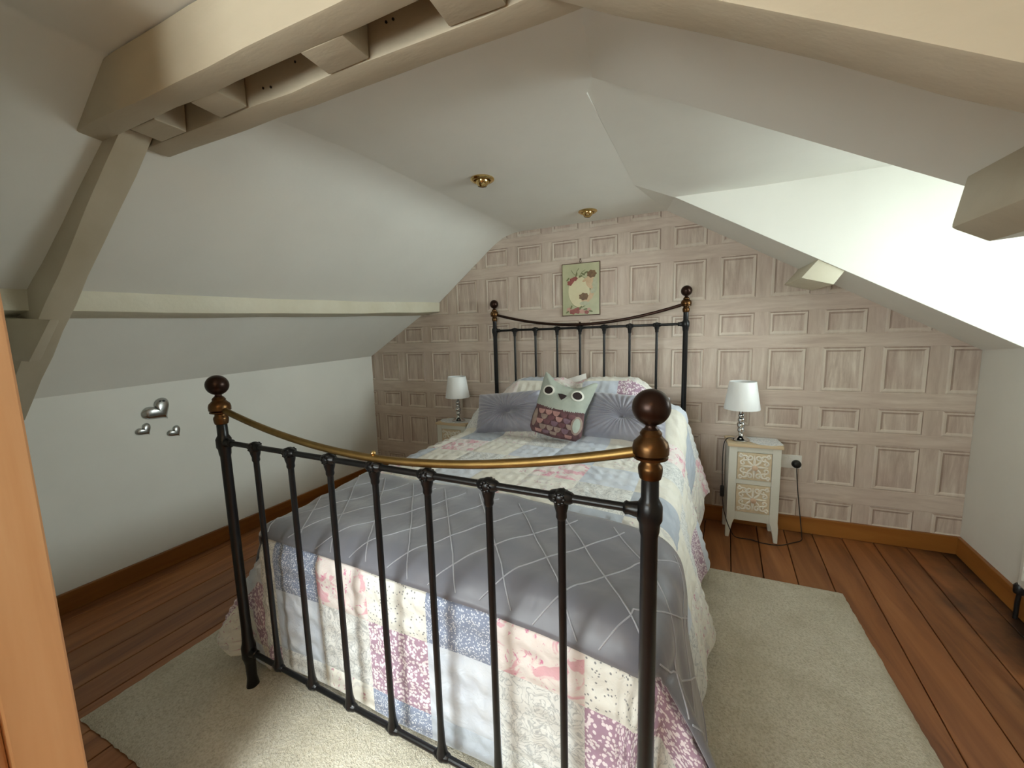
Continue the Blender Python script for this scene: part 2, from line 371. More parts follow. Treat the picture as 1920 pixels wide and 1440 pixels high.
mb.loft(loops, True); struct(mb.build('ceiling', M['plaster'], None, 30))
# flat ceiling (soft fold lines), right boundary follows the dormer opening
FR = [(0.895, 0.0), (0.74, -0.57), (0.675, -1.485), (0.707, -1.559), (0.735, -1.83), (0.75, -2.2), (0.80, YN)]
YH0, YH1, XH0, XH1 = -3.04, -3.98, -0.37, 0.39
A1 = [s for s in SL if s['base'][1] >= YH0]
mb = MB(); poly = [(s['fold'][0] + rf(s['base'][1]) - 0.002, s['base'][1], ZC) for s in A1] + [(-0.505, YH0, ZC), (0.768, YH0, ZC)] + [(x, y, ZC) for x, y in reversed(FR[:-1])]
mb.prism(poly, (0, 0, 0.1)); mb.box((-0.505, YH1, ZC), (XH0, YH0, ZC + 0.1)); mb.box((XH1, YH1, ZC), (0.80, YH0, ZC + 0.1)); mb.box((-0.505, YN, ZC), (0.80, YH1, ZC + 0.1)); struct(mb.build('ceiling', M['plaster']))
# strip of slope against the back wall, with its turned-in corner
A_, T_, C_ = (0.895, 0.0, 2.115), (0.74, -0.57, 2.115), (0.947, -0.34, 2.087)
E0, E1 = (2.56, 0.0, 1.121), (2.53, -0.340, 1.139)
mb = MB(); mb.prism([A_, E0, E1, C_], (0.08, 0, 0.14)); mb.prism([A_, C_, T_], (0.0, 0, 0.14)); struct(mb.build('ceiling', M['plaster']))
# dormer: cheeks, ceiling
mb = MB(); mb.prism([(0.945, -0.345, 2.0885), (2.53, -0.345, 1.1395), (2.9, -0.345, 1.0), (2.9, -0.345, 2.3), (0.945, -0.345, 2.3)], (0, 0.09, 0)); struct(mb.build('wall_dormer_far', M['plaster']))
def xle(y):
    P = [(-0.34, 0.947), (-0.57, 0.74), (-1.482, 0.676), (-1.566, 0.710)]
    for (ya, xa), (yb, xb) in zip(P, P[1:]):
        if y >= yb: return lerp(xa, xb, (y - ya) / (yb - ya))
    return P[-1][1]
loops = []
for y in (-0.342, -0.40, -0.48, -0.57, -0.75, -0.95, -1.15, -1.35, -1.482, -1.53, -1.566):
    xa = xle(y); L = []; zl = lerp(2.087, 2.1148, sst(-0.342, -0.57, y) if False else min(max((-0.342 - y) / 0.228, 0), 1)) + 0.012 * sst(-1.40, -1.56, y)
    for k in (0, .06, .13, .22, .34, .5, .75, 1.0): x = lerp(xa, 2.9, k); L.append((x, y, lerp(zl, 2.078, sst(0, 0.45, x - xa))))
    loops.append(L + [(2.9, y, 2.25), (xa, y, 2.25)])
mb = MB(); mb.loft(loops, True); struct(mb.build('ceiling', M['plaster'], None, 30))
NS = lambda x: 2.115 - 0.4825 * (x - 0.707)
mb = MB(); mb.prism([(0.72, -1.561, 2.135), (1.645, -1.464, NS(1.645) + 0.015), (2.40, -1.402, NS(2.40) + 0.015), (2.40, -1.402, 2.2), (0.72, -1.561, 2.2)], (0.0, -0.09, 0)); mb.prism([(2.36, -1.47, 1.34), (2.9, -1.44, 1.0), (2.9, -1.44, 2.2), (2.36, -1.47, 2.2)], (0, -0.1, 0)); struct(mb.build('wall_dormer_near', M['plaster']))
mb = MB(); mb.prism([(0.707, -1.559, 2.115), (1.645, -1.462, NS(1.645)), (2.40, -1.40, NS(2.40)), (2.40, YN, NS(2.40)), (0.80, YN, 2.11), (0.75, -2.2, 2.113), (0.735, -1.83, 2.114)], (0.06, 0, 0.12)); struct(mb.build('ceiling', M['plaster']))
# right wall with deep sill and the dormer window (just outside the frame)
mb = MB()
mb.prism([(XR(0.0), 0.0, -0.05), (XR(-0.34), -0.34, -0.05), (XR(-0.34), -0.34, 1.20), (XR(0), 0.0, 1.20)], (0.3, 0, 0))
mb.prism([(XR(-0.34), -0.34, -0.05), (XR(-1.46), -1.46, -0.05), (XR(-1.46), -1.46, 1.17), (XR(-0.34), -0.34, 1.17)], (0.45, 0, 0))
mb.prism([(XR(-1.46), -1.46, -0.05), (XR(YN), YN, -0.05), (XR(YN), YN, 1.75), (XR(-1.46), -1.46, 1.45)], (0.35, 0, 0))
struct(mb.build('wall_right', M['plaster']))
w = struct(MB().box((2.66, -1.46, 1.16), (2.80, -0.34, 1.20)).build('window_1', M['white_gloss'], bevel=0.003))
for ya, yb in ((-1.45, -1.07), (-1.06, -0.74), (-0.73, -0.35)):
    mb = MB()
    for a, b in (((ya, 1.20), (ya + 0.045, 2.06)), ((yb - 0.045, 1.20), (yb, 2.06)), ((ya, 1.20), (yb, 1.245)), ((ya, 2.015), (yb, 2.06))): mb.box((2.70, a[0], a[1]), (2.75, b[0], b[1]))
    mb.build('window_frame', M['white_gloss'], w, bevel=0.003)
    MB().box((2.722, ya + 0.04, 1.24), (2.728, yb - 0.04, 2.02)).build('pane', M['glass'], w)
# wall behind the camera with the landing window, partition with the door opening
mb = MB()
for a, b in (((-2.0, -0.05), (-0.75, 2.4)), ((0.65, -0.05), (2.9, 2.4)), ((-0.75, -0.05), (0.65, 0.9)), ((-0.75, 1.92), (0.65, 2.4))): mb.box((a[0], YN - 0.14, a[1]), (b[0], YN, b[1]))
struct(mb.build('wall_front', M['plaster']))
w = struct(MB().box((-0.77, YN - 0.02, 0.88), (0.67, YN + 0.05, 0.905)).build('window_3', M['white_gloss'], bevel=0.003))
for xa, xb in ((-0.75, -0.055), (-0.045, 0.65)):
    mb = MB()
    for a, b in (((xa, 0.9), (xa + 0.05, 1.92)), ((xb - 0.05, 0.9), (xb, 1.92)), ((xa, 0.9), (xb, 0.95)), ((xa, 1.87), (xb, 1.92))): mb.box((a[0], YN - 0.10, a[1]), (b[0], YN - 0.05, b[1]))
    mb.build('window_frame', M['white_gloss'], w, bevel=0.003)
    MB().box((xa + 0.04, YN - 0.078, 0.94), (xb - 0.04, YN - 0.072, 1.88)).build('pane', M['glass'], w)
mb = MB()          # rooflight over the landing, behind the camera
for a, b in (((-0.40, -3.99), (0.42, -3.95)), ((-0.40, -3.07), (0.42, -3.03)), ((-0.40, -3.95), (-0.36, -3.07)), ((0.38, -3.95), (0.42, -3.07))): mb.box((a[0], a[1], ZC - 0.005), (b[0], b[1], ZC + 0.13))
w = struct(mb.build('window_2', M['white_gloss'], None, bevel=0.003))
MB().box((-0.37, -3.96, ZC + 0.09), (0.39, -3.06, ZC + 0.096)).build('pane', M['glass'], w)
struct(MB().box((-1.95, -2.74, -0.02), (-0.195, -2.635, 2.13)).build('wall_near', M['plaster']))
d = struct(MB().box((-0.195, -2.690, 0.0), (-0.150, -2.600, 2.11)).build('door_1', M['pine'], bevel=0.004))
d['label'] = 'orange pine door lining close to the camera at the left'
MB().box((-0.190, -2.712, 0.0), (-0.163, -2.690, 2.11)).build('door_stop', M['pine'], d, bevel=0.004)
MB().box((-0.185, -2.76, 0.0), (-0.142, -2.712, 2.11)).build('architrave', M['pine'], d, bevel=0.008)
# skirting boards
struct(MB().box((XL(0) + 0.0, -0.020, 0.0), (2.49, 0.0, 0.104)).build('baseboard_back', M['skirt'], bevel=0.004))
mb = MB(); mb.hexa([(XL(-2.63), -2.63, 0), (XL(-2.63) + .02, -2.63, 0), (XL(0) + .02, -0.02, 0), (XL(0), -0.02, 0)], [(XL(-2.63), -2.63, 0.10), (XL(-2.63) + .02, -2.63, 0.10), (XL(0) + .02, -0.02, 0.10), (XL(0), -0.02, 0.10)])
struct(mb.build('baseboard_left', M['skirt_y'], bevel=0.004))
mb = MB(); mb.hexa([(XR(YN) - .02, YN, 0), (XR(YN), YN, 0), (XR(0), -0.02, 0), (XR(0) - .02, -0.02, 0)], [(XR(YN) - .02, YN, 0.104), (XR(YN), YN, 0.104), (XR(0), -0.02, 0.104), (XR(0) - .02, -0.02, 0.104)])
struct(mb.build('baseboard_right', M['skirt_y'], bevel=0.004))

# ------------------------------------------------------------------ timbers
def jl(loops, j=0.003):
    return [[(p[0] + random.uniform(-j, j), p[1] + random.uniform(-j, j), p[2] + random.uniform(-j, j)) for p in L] for L in loops]
def beam(name, ends0, ends1, n, j=0.003, parent=None, bevel=0.006):
    loops = [[tuple(Vector(a).lerp(Vector(b), i / n)) for a, b in zip(ends0, ends1)] for i in range(n + 1)]
    return MB().loft(jl(loops, j)).build(name, M['beam'], parent, 30, bevel=bevel)
# left purlin runs the length of the room
loops = []
for y in [0.0 - 0.26 * i for i in range(11)]:
    s = secL(y); loops.append([s['pt'], s['pf'], s['pb'], ex(s['pb'], (-0.02, 0, 0.12)), ex(s['pt'], (-0.12, 0, 0.02))])
o = MB().loft(jl(loops, 0.003)).build('purlin', M['purlin'], None, 30, bevel=0.006)
tag(o, 'long cream painted purlin along the left slope above the low wall', 'beam')
# truss collar: two boards either side of the rafters, spacer blocks between them
zc0, zc1 = 1.965, 2.112
o = beam('collar_beam', [(-0.70, -2.095, zc0), (-0.70, -2.022, zc0), (-0.60, -2.022, zc1), (-0.60, -2.095, zc1)], [(1.02, -2.095, zc0), (1.02, -2.022, zc0), (0.95, -2.022, zc1), (0.95, -2.095, zc1)], 12)
tag(o, 'farther of the two cream collar beams, nearer the bed, with blocks against it', 'beam')
holes = MB()
for x, z in ((-0.09, 2.0), (-0.06, 1.995), (0.04, 2.03), (0.2, 2.0), (0.34, 2.03), (0.36, 2.03), (-0.22, 2.03)): holes.lathe([(0.003, 0), (0.0032, 0.003)], (x, -2.0945, z), 6, axis='Y')
holes.build('nail_hole', M['mark'], o)
o = beam('collar_beam', [(-0.887, -2.245, zc0), (-0.860, -2.180, zc0 - 0.004), (-0.66, -2.180, zc1), (-0.69, -2.245, zc1)], [(1.0, -2.245, zc0), (1.0, -2.180, zc0), (0.9, -2.180, zc1), (0.9, -2.245, zc1)], 14)
tag(o, 'nearer cream collar beam with a slanted cut left end, closest to the camera', 'beam')
for (xa, xb, lb) in ((-0.274, -0.158, 'leftmost painted spacer block between the collar beams, smallest of three'), (0.158, 0.288, 'middle painted spacer block between the collar beams'), (0.508, 0.643, 'painted spacer block between the collar beams at the top edge')):
    o = MB().loft(jl([[(xa, -2.180, zc0 - 0.002), (xb, -2.180, zc0 - 0.002), (xb, -2.180, zc1), (xa, -2.180, zc1)], [(xa, -2.098, zc0), (xb, -2.098, zc0), (xb, -2.098, zc1), (xa, -2.098, zc1)]], 0.002)).build('spacer_block', M['beam'], None, 30, bevel=0.004)
    tag(o, lb, 'block', 'spacer blocks between the collar beams')
# left rafter
top = [(-0.425, -2.180, 2.108), (-0.425, -2.098, 2.108), (-0.455, -2.098, 1.967), (-0.60, -2.180, 1.975)]
n = 10; loops = []
A0 = [(-0.640, -2.180, 2.112), (-0.640, -2.098, 2.112), (-0.60, -2.098, 2.010), (-0.620, -2.180, 1.962)]
loops = []
for i in range(n + 1):
    t = i / n; zb = lerp(1.985, 0.97, t)     # bottom back edge z
    xb = -0.628 - (1.985 - zb) * 1.17 * 1.0 - 0.01 * math.sin(PI * t); yb = lerp(-2.098, -2.17, t); yf = yb - 0.084
    nx, nz = -0.60 * 0.155, 0.80 * 0.155
    loops.append([(xb, yb, zb), (xb, yf, zb - 0.004), (xb + nx * 1.5, yf, zb + nz * 1.5), (xb + nx * 1.5, yb, zb + nz * 1.5)])
o = MB().loft(jl(loops, 0.003)).build('rafter', M['beam'], None, 30, bevel=0.006)
tag(o, 'cream painted rafter sloping down the left side below the collar beams', 'beam')
o = MB().hexa([(-0.59, -2.178, zc0 + 0.002), (-0.455, -2.178, zc0), (-0.450, -2.098, zc0), (-0.59, -2.098, zc0)], [(-0.59, -2.178, zc1), (-0.44, -2.178, zc1), (-0.44, -2.098, zc1), (-0.59, -2.098, zc1)]).build('rafter_head', M['beam'], o, bevel=0.004)
# bracket cleat under the near end of the purlin
o = MB().loft(jl([[(-1.035, -2.275, 1.404), (-1.46, -2.275, 1.43), (-1.46, -2.275, 1.265), (-1.254, -2.275, 1.259)], [(-1.075, -2.235, 1.404), (-1.49, -2.235, 1.43), (-1.49, -2.235, 1.265), (-1.29, -2.235, 1.259)]], 0.003)).build('purlin_cleat', M['beam'], None, 30, bevel=0.005)
tag(o, 'short cream timber cleat nailed to the left rafter under the purlin', 'block')
# right rafter
loops = []
for i in range(11):
    t = i / 10; xb = lerp(0.70, 2.25, t); zb = 1.913 - 0.539 * (xb - 0.794)
    loops.append([(xb, -2.095, zb), (xb, -2.180, zb - 0.001), (xb + 0.10, -2.180, zb + 0.235), (xb + 0.10, -2.095, zb + 0.235)])
o = MB().loft(jl(loops, 0.003)).build('rafter', M['beam'], None, 30, bevel=0.006)
tag(o, 'deep cream painted rafter crossing the top right, lit warm from the landing', 'beam')
# right purlin stubs
def stub(name, y0, y1, label):
    L = lambda y: [(1.630, y, 1.556), (1.705, y, 1.517), (1.83, y, 1.70), (1.72, y, 1.76)]
    return L
o = MB().loft(jl([[(1.612, y, 1.549), (1.630, y, 1.652), (1.66, y, 1.80), (1.84, y, 1.70), (1.79, y, 1.515), (1.689, y, 1.508)] for y in (-1.50, -1.8, -2.09)], 0.003)).build('purlin_stub', M['beam'], None, 30, bevel=0.012)
o.data.transform(Matrix.Translation((0, 0, 0)))
tag(o, 'sawn off end of the right purlin, hanging beside the dormer opening', 'beam')
o = MB().loft(jl([[(1.580, y, 1.575), (1.668, y, 1.688), (1.80, y, 1.67), (1.79, y, 1.63), (1.725, y, 1.530)] for y in (-0.34, -0.17, -0.0)], 0.002)).build('purlin_stub', M['purlin'], None, 30, bevel=0.006)
tag(o, 'short cream purlin stub set high on the papered wall, under the right slope', 'beam')

# ------------------------------------------------------------------ ceiling spotlights
def spotlight(loc, label, tilt):
    t = thing('spotlight', label, 'light', loc, 0, 'gold ceiling spotlights')
    MB().lathe([(0.040, 0.0), (0.062, -0.0), (0.062, -0.004), (0.056, -0.009), (0.046, -0.011), (0.042, -0.006), (0.040, 0.0)], n=28).build('bezel', M['gold'], t, 40)
    b = MB().sphere((0, 0, -0.004), 0.036, 24, 14).build('eyeball', M['gold'], t, 60); b.rotation_euler = (tilt, 0.3, 0)
    l = MB().lathe([(0.022, -0.031), (0.023, -0.034), (0.019, -0.034), (0.017, -0.028)], n=20).build('bulb_ring', M['dark_brass'], b, 40)
spotlight((0.033, -1.015, ZC), 'gold eyeball ceiling spotlight, larger one in the middle of the ceiling', 0.5)
spotlight((0.416, -0.241, ZC), 'gold eyeball ceiling spotlight close to the papered wall', 0.7)

# ------------------------------------------------------------------ bed
BF = Vector((0.22843, -2.11774, 0.0)); BR = -0.047
HW = 0.705; LEN = 2.033
bed = thing('iron_bedstead', 'black iron double bedstead with brass ball finials and curved brass rails', 'bed', BF, BR)
K = M['black_iron']
def post(x, y, zball, zrail, zlow, foot_r):
    p = MB(); zt = zball - 0.125
    p.lathe([(0.021, 0.0), (0.023, 0.012), (0.020, 0.03), (0.0165, 0.055), (0.0175, zlow - 0.05), (0.020, zlow - 0.035), (0.024, zlow - 0.02), (0.024, zlow + 0.02), (0.020, zlow + 0.035), (0.0185, zlow + 0.05), (0.0165, zlow + 0.10),
             (0.0160, zrail - 0.05), (0.0185, zrail - 0.04), (0.0195, zrail - 0.024), (0.0235, zrail - 0.016), (0.0235, zrail + 0.012), (0.0195, zrail + 0.02), (0.0165, zrail + 0.026), (0.0160, zt)], (x, y, 0), 20)
    o = p.build('post', K, bed, 40)
    c = MB(); c.lathe([(0.0165, zt - 0.012), (0.0195, zt - 0.010), (0.0215, zt - 0.002), (0.0225, zt + 0.008), (0.0215, zt + 0.014), (0.0180, zt + 0.018), (0.0175, zt + 0.024), (0.0240, zt + 0.027), (0.0310, zt + 0.029), (0.0315, zt + 0.033), (0.0285, zt + 0.035), (0.0325, zt + 0.038), (0.0330, zt + 0.050), (0.0305, zt + 0.060), (0.0230, zt + 0.068), (0.0195, zt + 0.072), (0.0200, zt + 0.077), (0.0150, zt + 0.084)], (x, y, 0), 24)
    c.build('collar', M['brass'], o, 40)
    b = MB(); b.lathe([(0.0150, zt + 0.083), (0.0105, zt + 0.088), (0.0100, zt + 0.094), (0.0125, zt + 0.098)], (x, y, 0), 20); b.sphere((x, y, zball), 0.0345, 28, 18)
    b.build('ball_finial', M['dark_brass'], o, 60)
def end(y, zball, zrail, zlow, sag, bar_r, extra):
    for sx in (-1, 1): post(sx * HW, y, zball, zrail, zlow, 0.02)
    # rails with collars where they meet the posts
    for z, nm in ((zrail, 'top_rail'), (zlow, 'bottom_rail')):
        mb = MB(); mb.tube([(-HW, y, z), (HW, y, z)], 0.0088, 14)
        for sx in (-1, 1): mb.tube([(sx * (HW - 0.048), y, z), (sx * (HW - 0.044), y, z), (sx * (HW - 0.038), y, z), (sx * (HW - 0.02), y, z)], [0.0105, 0.0140, 0.0125, 0.0165], 14)
        mb.build(nm, K, bed, 40)
    for k in range(1, 8):
        x = -HW + 2 * HW * k / 8
        bar = MB().tube([(x, y, zlow), (x, y, lerp(zlow, zrail, .5)), (x, y, zrail)], bar_r, 12).build('bar', K, bed, 40)
        j = MB()
        j.sphere((x, y, zrail), 0.0185, 14, 10); j.lathe([(0.0095, zrail - 0.050), (0.0120, zrail - 0.044), (0.0115, zrail - 0.034), (0.0150, zrail - 0.022), (0.0165, zrail - 0.010)], (x, y, 0), 14)
        for sx in (-1, 1): j.tube([(x + sx * 0.010, y, zrail), (x + sx * 0.021, y, zrail), (x + sx * 0.026, y, zrail)], [0.0155, 0.0130, 0.0100], 12)
        for a in range(8):      # cast rosette on both faces
            for sy in (-1, 1): j.sphere((x + 0.0105 * math.cos(a * PI / 4), y + sy * 0.0148, zrail + 0.0105 * math.sin(a * PI / 4)), 0.0042, 6, 5)
        j.build('joint', K, bar, 50)
        j = MB(); j.sphere((x, y, zlow), 0.0160, 12, 9); j.lathe([(0.0160, zlow + 0.008), (0.0125, zlow + 0.025), (0.0105, zlow + 0.042), (0.0088, zlow + 0.11), (0.0085, zlow + 0.12)], (x, y, 0), 12)
        for sx in (-1, 1): j.tube([(x + sx * 0.010, y, zlow), (x + sx * 0.020, y, zlow), (x + sx * 0.024, y, zlow)], [0.0135, 0.0115, 0.0095], 10)
        j.build('joint', K, bar, 50)
    zt = zball - 0.080
    pts = []
    for i in range(33):
        x = lerp(-HW, HW, i / 32); q = abs(x / HW); pts.append((x, y, zt - sag * (1 - q ** 1.9)))
    o = MB().tube(pts, 0.0105, 14).build('curved_rail', M['rail_brass'] if extra else M['dark_brass'], bed, 60)
    zm = zt - sag
    s = MB(); s.tube([(0, y, zrail), (0, y, zm)], 0.006, 8); s.sphere((0, y, zm + 0.014), 0.0075, 12, 8); s.build('centre_stud', M['gold'] if extra else M['dark_brass'], o, 60)
end(0.0, 1.165, 0.964, 0.162, 0.098, 0.0088, True)
end(LEN, 1.568, 1.357, 0.30, 0.108, 0.0085, False)
for sx in (-1, 1): MB().box((sx * 0.60 - 0.02, 0.10, 0.27), (sx * 0.60 + 0.02, LEN, 0.31)).build('side_rail', K, bed, bevel=0.003)
mt = MB().box((-0.66, 0.10, 0.31), (0.66, 1.98, 0.60)).build('mattress', M['mattress'], None, 30, bevel=0.04, seg=4); mt.location = BF; mt.rotation_euler = (0, 0, BR)
tag(mt, 'deep ivory mattress on the iron bedstead, hidden under the patchwork quilt', 'mattress')

# cloth mapping over the bed: flat cloth (u across, v along) -> local point
RE = 0.10; CXH = 0.735 - RE; CY0 = 0.058 + RE; CY1 = 1.98
def Hq(x, y):
    z = 0.668 - 0.03 * sst(0.7, 0.15, y) * 1.0 - 0.045 * max(0, (abs(x) - 0.2)) ** 1.5
    z += 0.012 * math.sin(3.1 * x + 1.3 * y) * math.sin(2.3 * y + 0.7)
    w = 1 - sst(0.38, 0.66, abs(x - 0.02)) * 0.52
    w *= 1 - 0.10 * math.exp(-((x - 0.02) / 0.06) ** 2)       # dip between the two pillows
    z += 0.345 * sst(1.46, 1.80, y) * w * (1 - 0.25 * sst(1.88, 1.99, y))
    return z
def Mq(u, v, off=0.0):
    qx = min(max(u, -CXH), CXH); qy = min(max(v, CY0), CY1); dx, dy = u - qx, v - qy; r = math.hypot(dx, dy); z0 = Hq(qx, qy)
    if r < 1e-6:
        e = 0.01; n = Vector((-(Hq(u + e, v) - Hq(u - e, v)) / (2 * e), -(Hq(u, v + e) - Hq(u, v - e)) / (2 * e), 1)).normalized()
        return Vector((u, v, z0)) + n * off
    ex_, ey_ = dx / r, dy / r; L1 = RE * PI / 2
    if ey_ < 0: rf = min(0.66 / max(abs(ex_), 1e-6), 0.588 / max(-ey_, 1e-6)); rm = 0.63; r *= (rm / rf if rf > rm else 1.0)
    if r < L1: h = RE * math.sin(r / RE); d = RE * (1 - math.cos(r / RE)); nh, nv = math.sin(r / RE), math.cos(r / RE)
    else:
        s = r - L1; fl = 0.10 * ex_ * ex_ + 0.03 * abs(ex_ * ey_) * 2
        aa = math.degrees(math.atan2(-ey_, abs(ex_))); fl = 0.13 * ex_ * ex_
        fl += (0.46 if ex_ < 0 else 0.42) * math.exp(-((aa - 25) / 20) ** 2)
        h = RE + fl * s; d = RE + s * math.sqrt(1 - min(fl, .9) ** 2); nh, nv = 1.0, fl
        amp = min(s / 0.5, 1.0) * (0.030 * abs(ex_) + 0.006 * abs(ey_))
        ang = math.atan2(ey_, ex_) * 2.2
        h += amp * math.sin(qy * 11.0 + qx * 9.0 + ang * 2 + 0.8 * math.sin(5 * qy)) + amp * 0.4 * math.sin(qy * 23 + 1.0)
        if ey_ < -0.6: h = min(h, RE + 0.010 + 0.30 * max(0, 0.8 + ey_) + 0.02 * abs(ex_))
    z = z0 - d
    zf = 0.034
    if z < zf:
        k = zf - z; h += k * 0.55 * (1 if ey_ > -0.6 else 0.15); z = zf + 0.004 * math.sin(40 * (u + v))
    return Vector((qx + ex_ * (h + nh * off), qy + ey_ * (h + nh * off), z + nv * off))
quilt = thing('patchwork_quilt', 'quilted patchwork bedspread in pale blue, cream and pink florals covering the bed', 'quilt', BF, BR)
ub = [-0.135 + 0.232 * k for k in range(-5, 7)]; vb = [-0.43] + [-0.347 + 0.235 * k for k in range(0, 10)] + [1.99]
rows = {0: 'FDFMBFFDFFM', 1: 'CVGLVMLVMLF', 2: 'VGMBPSBPSBL'}
def pat(i, j):
    if j == 0: return 'LFMVFBGVFFMB'[i % 12]
    if j == 1: return 'FMVLVMLVMVGF'[i % 12]
    if j == 2: return 'MLVBPSBPSMLV'[i % 12]
    seq = ['CFVLPFGCFVLP', 'FLCVFPCGFLVC', 'VCPFLCFVGCFL', 'LFGCVFPLCVFM', 'CVFPCLGFVCMF', 'PFCGFVLCPFLV', 'FGVPCFLMCGFB', 'CLFVGPCFLVPF', 'MFGCVFCLGPMF']
    return seq[(j - 3) % len(seq)][(i * 1) % 12]
for j in range(len(vb) - 1):
    nv = max(3, int(round((vb[j + 1] - vb[j]) / 0.0147)))
    for i in range(len(ub) - 1):
        nu = 16; mb = MB(); vs = []; uv = []
        for a in range(nv + 1):
            for b in range(nu + 1):
                u = lerp(ub[i], ub[i + 1], b / nu); v = lerp(vb[j], vb[j + 1], a / nv)
                edge = min(min(b, nu - b) / nu, min(a, nv - a) / nv)
                puff = 0.004 * sst(0, 0.12, edge) + 0.0055 * math.sin(62 * (u + 0.6 * v)) * math.sin(62 * (u - 0.6 * v)) * sst(0, 0.1, edge)
                vs.append(Mq(u, v, puff)); uv.append((u + 0.37 * i, v + 0.53 * j))
        fs = [(a * (nu + 1) + b, a * (nu + 1) + b + 1, (a + 1) * (nu + 1) + b + 1, (a + 1) * (nu + 1) + b) for a in range(nv) for b in range(nu)]
        mb.add(vs, fs); mb.uv = uv
        pk = pat(i, j); pk = 'B' if pk == 'D' else pk
        o = mb.build('quilt_patch', Q[pk], quilt, 80)
        for p in o.data.polygons: pass
# grey satin runner
throw = thing('bed_runner', 'dark grey satin throw with stitched diamond lines across the foot of the bed', 'throw', BF, BR)
def wr_(u, v):
    return 0.0045 * math.sin(9 * u + 14 * v + 2 * math.sin(6 * v)) + 0.0022 * math.sin(31 * u - 9 * v + 3 * math.sin(4 * u)) + 0.0016 * math.sin(52 * v + 17 * u + 2 * math.sin(7 * u))
vF = lambda u: 0.050 - 0.030 * u - 0.05 * sst(0.75, 1.2, u)
vB = lambda u: 0.545 - 0.075 * u
U0, U1 = -1.12, 1.24
nu, nv = 150, 44; vs = []; uv = []; mb = MB()
for a in range(nv + 1):
    for b in range(nu + 1):
        u = lerp(U0, U1, b / nu); v = lerp(vF(u), vB(u), a / nv)
        vs.append(Mq(u, v, 0.019 + wr_(u, v))); uv.append((u, v))
mb.add(vs, [(a * (nu + 1) + b, a * (nu + 1) + b + 1, (a + 1) * (nu + 1) + b + 1, (a + 1) * (nu + 1) + b) for a in range(nv) for b in range(nu)]); mb.uv = uv
o = mb.build('cloth', M['satin_throw'], throw, 80)
sm = o.modifiers.new('thickness', 'SOLIDIFY'); sm.thickness = 0.004; sm.offset = 0
du, dv = 0.0825, 0.105
for sgn in (1, -1):
    for k in range(-16, 24):
        uc = 0.406 - 0.165 * 8 + 0.165 * k if sgn == 1 else 0.406 - 0.165 * 10 + 0.165 * k
        pts = []
        for i in range(70):
            v = lerp(-0.2, 0.62, i / 69); u = uc + sgn * (v - 0.017) * du / dv
            if U0 + 0.02 < u < U1 - 0.02 and vF(u) + 0.012 < v < vB(u) - 0.035: pts.append(Mq(u, v, 0.0215 + wr_(u, v)))
        if len(pts) > 3: MB().tube(pts, 0.0022, 5).build('stitched_seam', M['satin_seam'], throw, 80)

# ------------------------------------------------------------------ cushions
def bl(p): return BF + Matrix.Rotation(BR, 3, 'Z') @ Vector(p)
def pleated(name, label, loc, rot, w, h, th):
    t = thing(name, label, 'cushion', bl(loc)); t.rotation_euler = rot
    nth, nr = 192, 16
    for side, nm in ((1, 'front_cover'), (-1, 'back_cover')):
        vs = [(0, -side * th * 0.25, h / 2)]; fs = []
        for i in range(1, nr + 1):
            rho = i / nr
            for j in range(nth):
                a = 2 * PI * j / nth; ca, sa = math.cos(a), math.sin(a); mxx = max(abs(ca), abs(sa)); sq = lerp(1.0, 1 / mxx, 0.30 + 0.70 * rho ** 1.2)
                x, z = ca * sq * rho, sa * sq * rho
                pin = 1 - 0.045 * (1 - abs(ca * sa) * 2) * rho ** 3
                prof = max(0, 1 - rho ** 3.0) ** 0.55
                d = th * prof * (1 - 0.75 * math.exp(-(rho / 0.16) ** 2))
                d += 0.0045 * math.cos(a * 32 + 1.5 * math.sin(3 * a)) * sst(0.03, 0.25, rho) * (1 - sst(0.85, 1.0, rho))
                vs.append((x * w / 2 * pin, -side * d, h / 2 + z * h / 2 * pin))
        for j in range(nth): fs.append((0, 1 + j, 1 + (j + 1) % nth))
        for i in range(nr - 1):
            for j in range(nth):
                k = (j + 1) % nth; fs.append((1 + i * nth + j, 1 + (i + 1) * nth + j, 1 + (i + 1) * nth + k, 1 + i * nth + k))
        MB().add(vs, fs).build(nm, M['satin_cushion'], t, 80)
    MB().sphere((0, -th * 0.27, h / 2), 0.013, 14, 8, sc=(1, 0.6, 1)).build('button', M['satin_cushion'], t, 60)
    return t
pleated('pleated_cushion', 'silver grey pleated satin cushion with centre button left of the owl cushion', (-0.345, 1.50, 0.672), (-0.50, -0.10, BR + 0.10), 0.48, 0.285, 0.075)
pleated('pleated_cushion', 'silver grey pleated satin cushion with centre button behind the near brass post', (0.395, 1.49, 0.688), (-0.48, 0.03, BR - 0.06), 0.47, 0.285, 0.075)
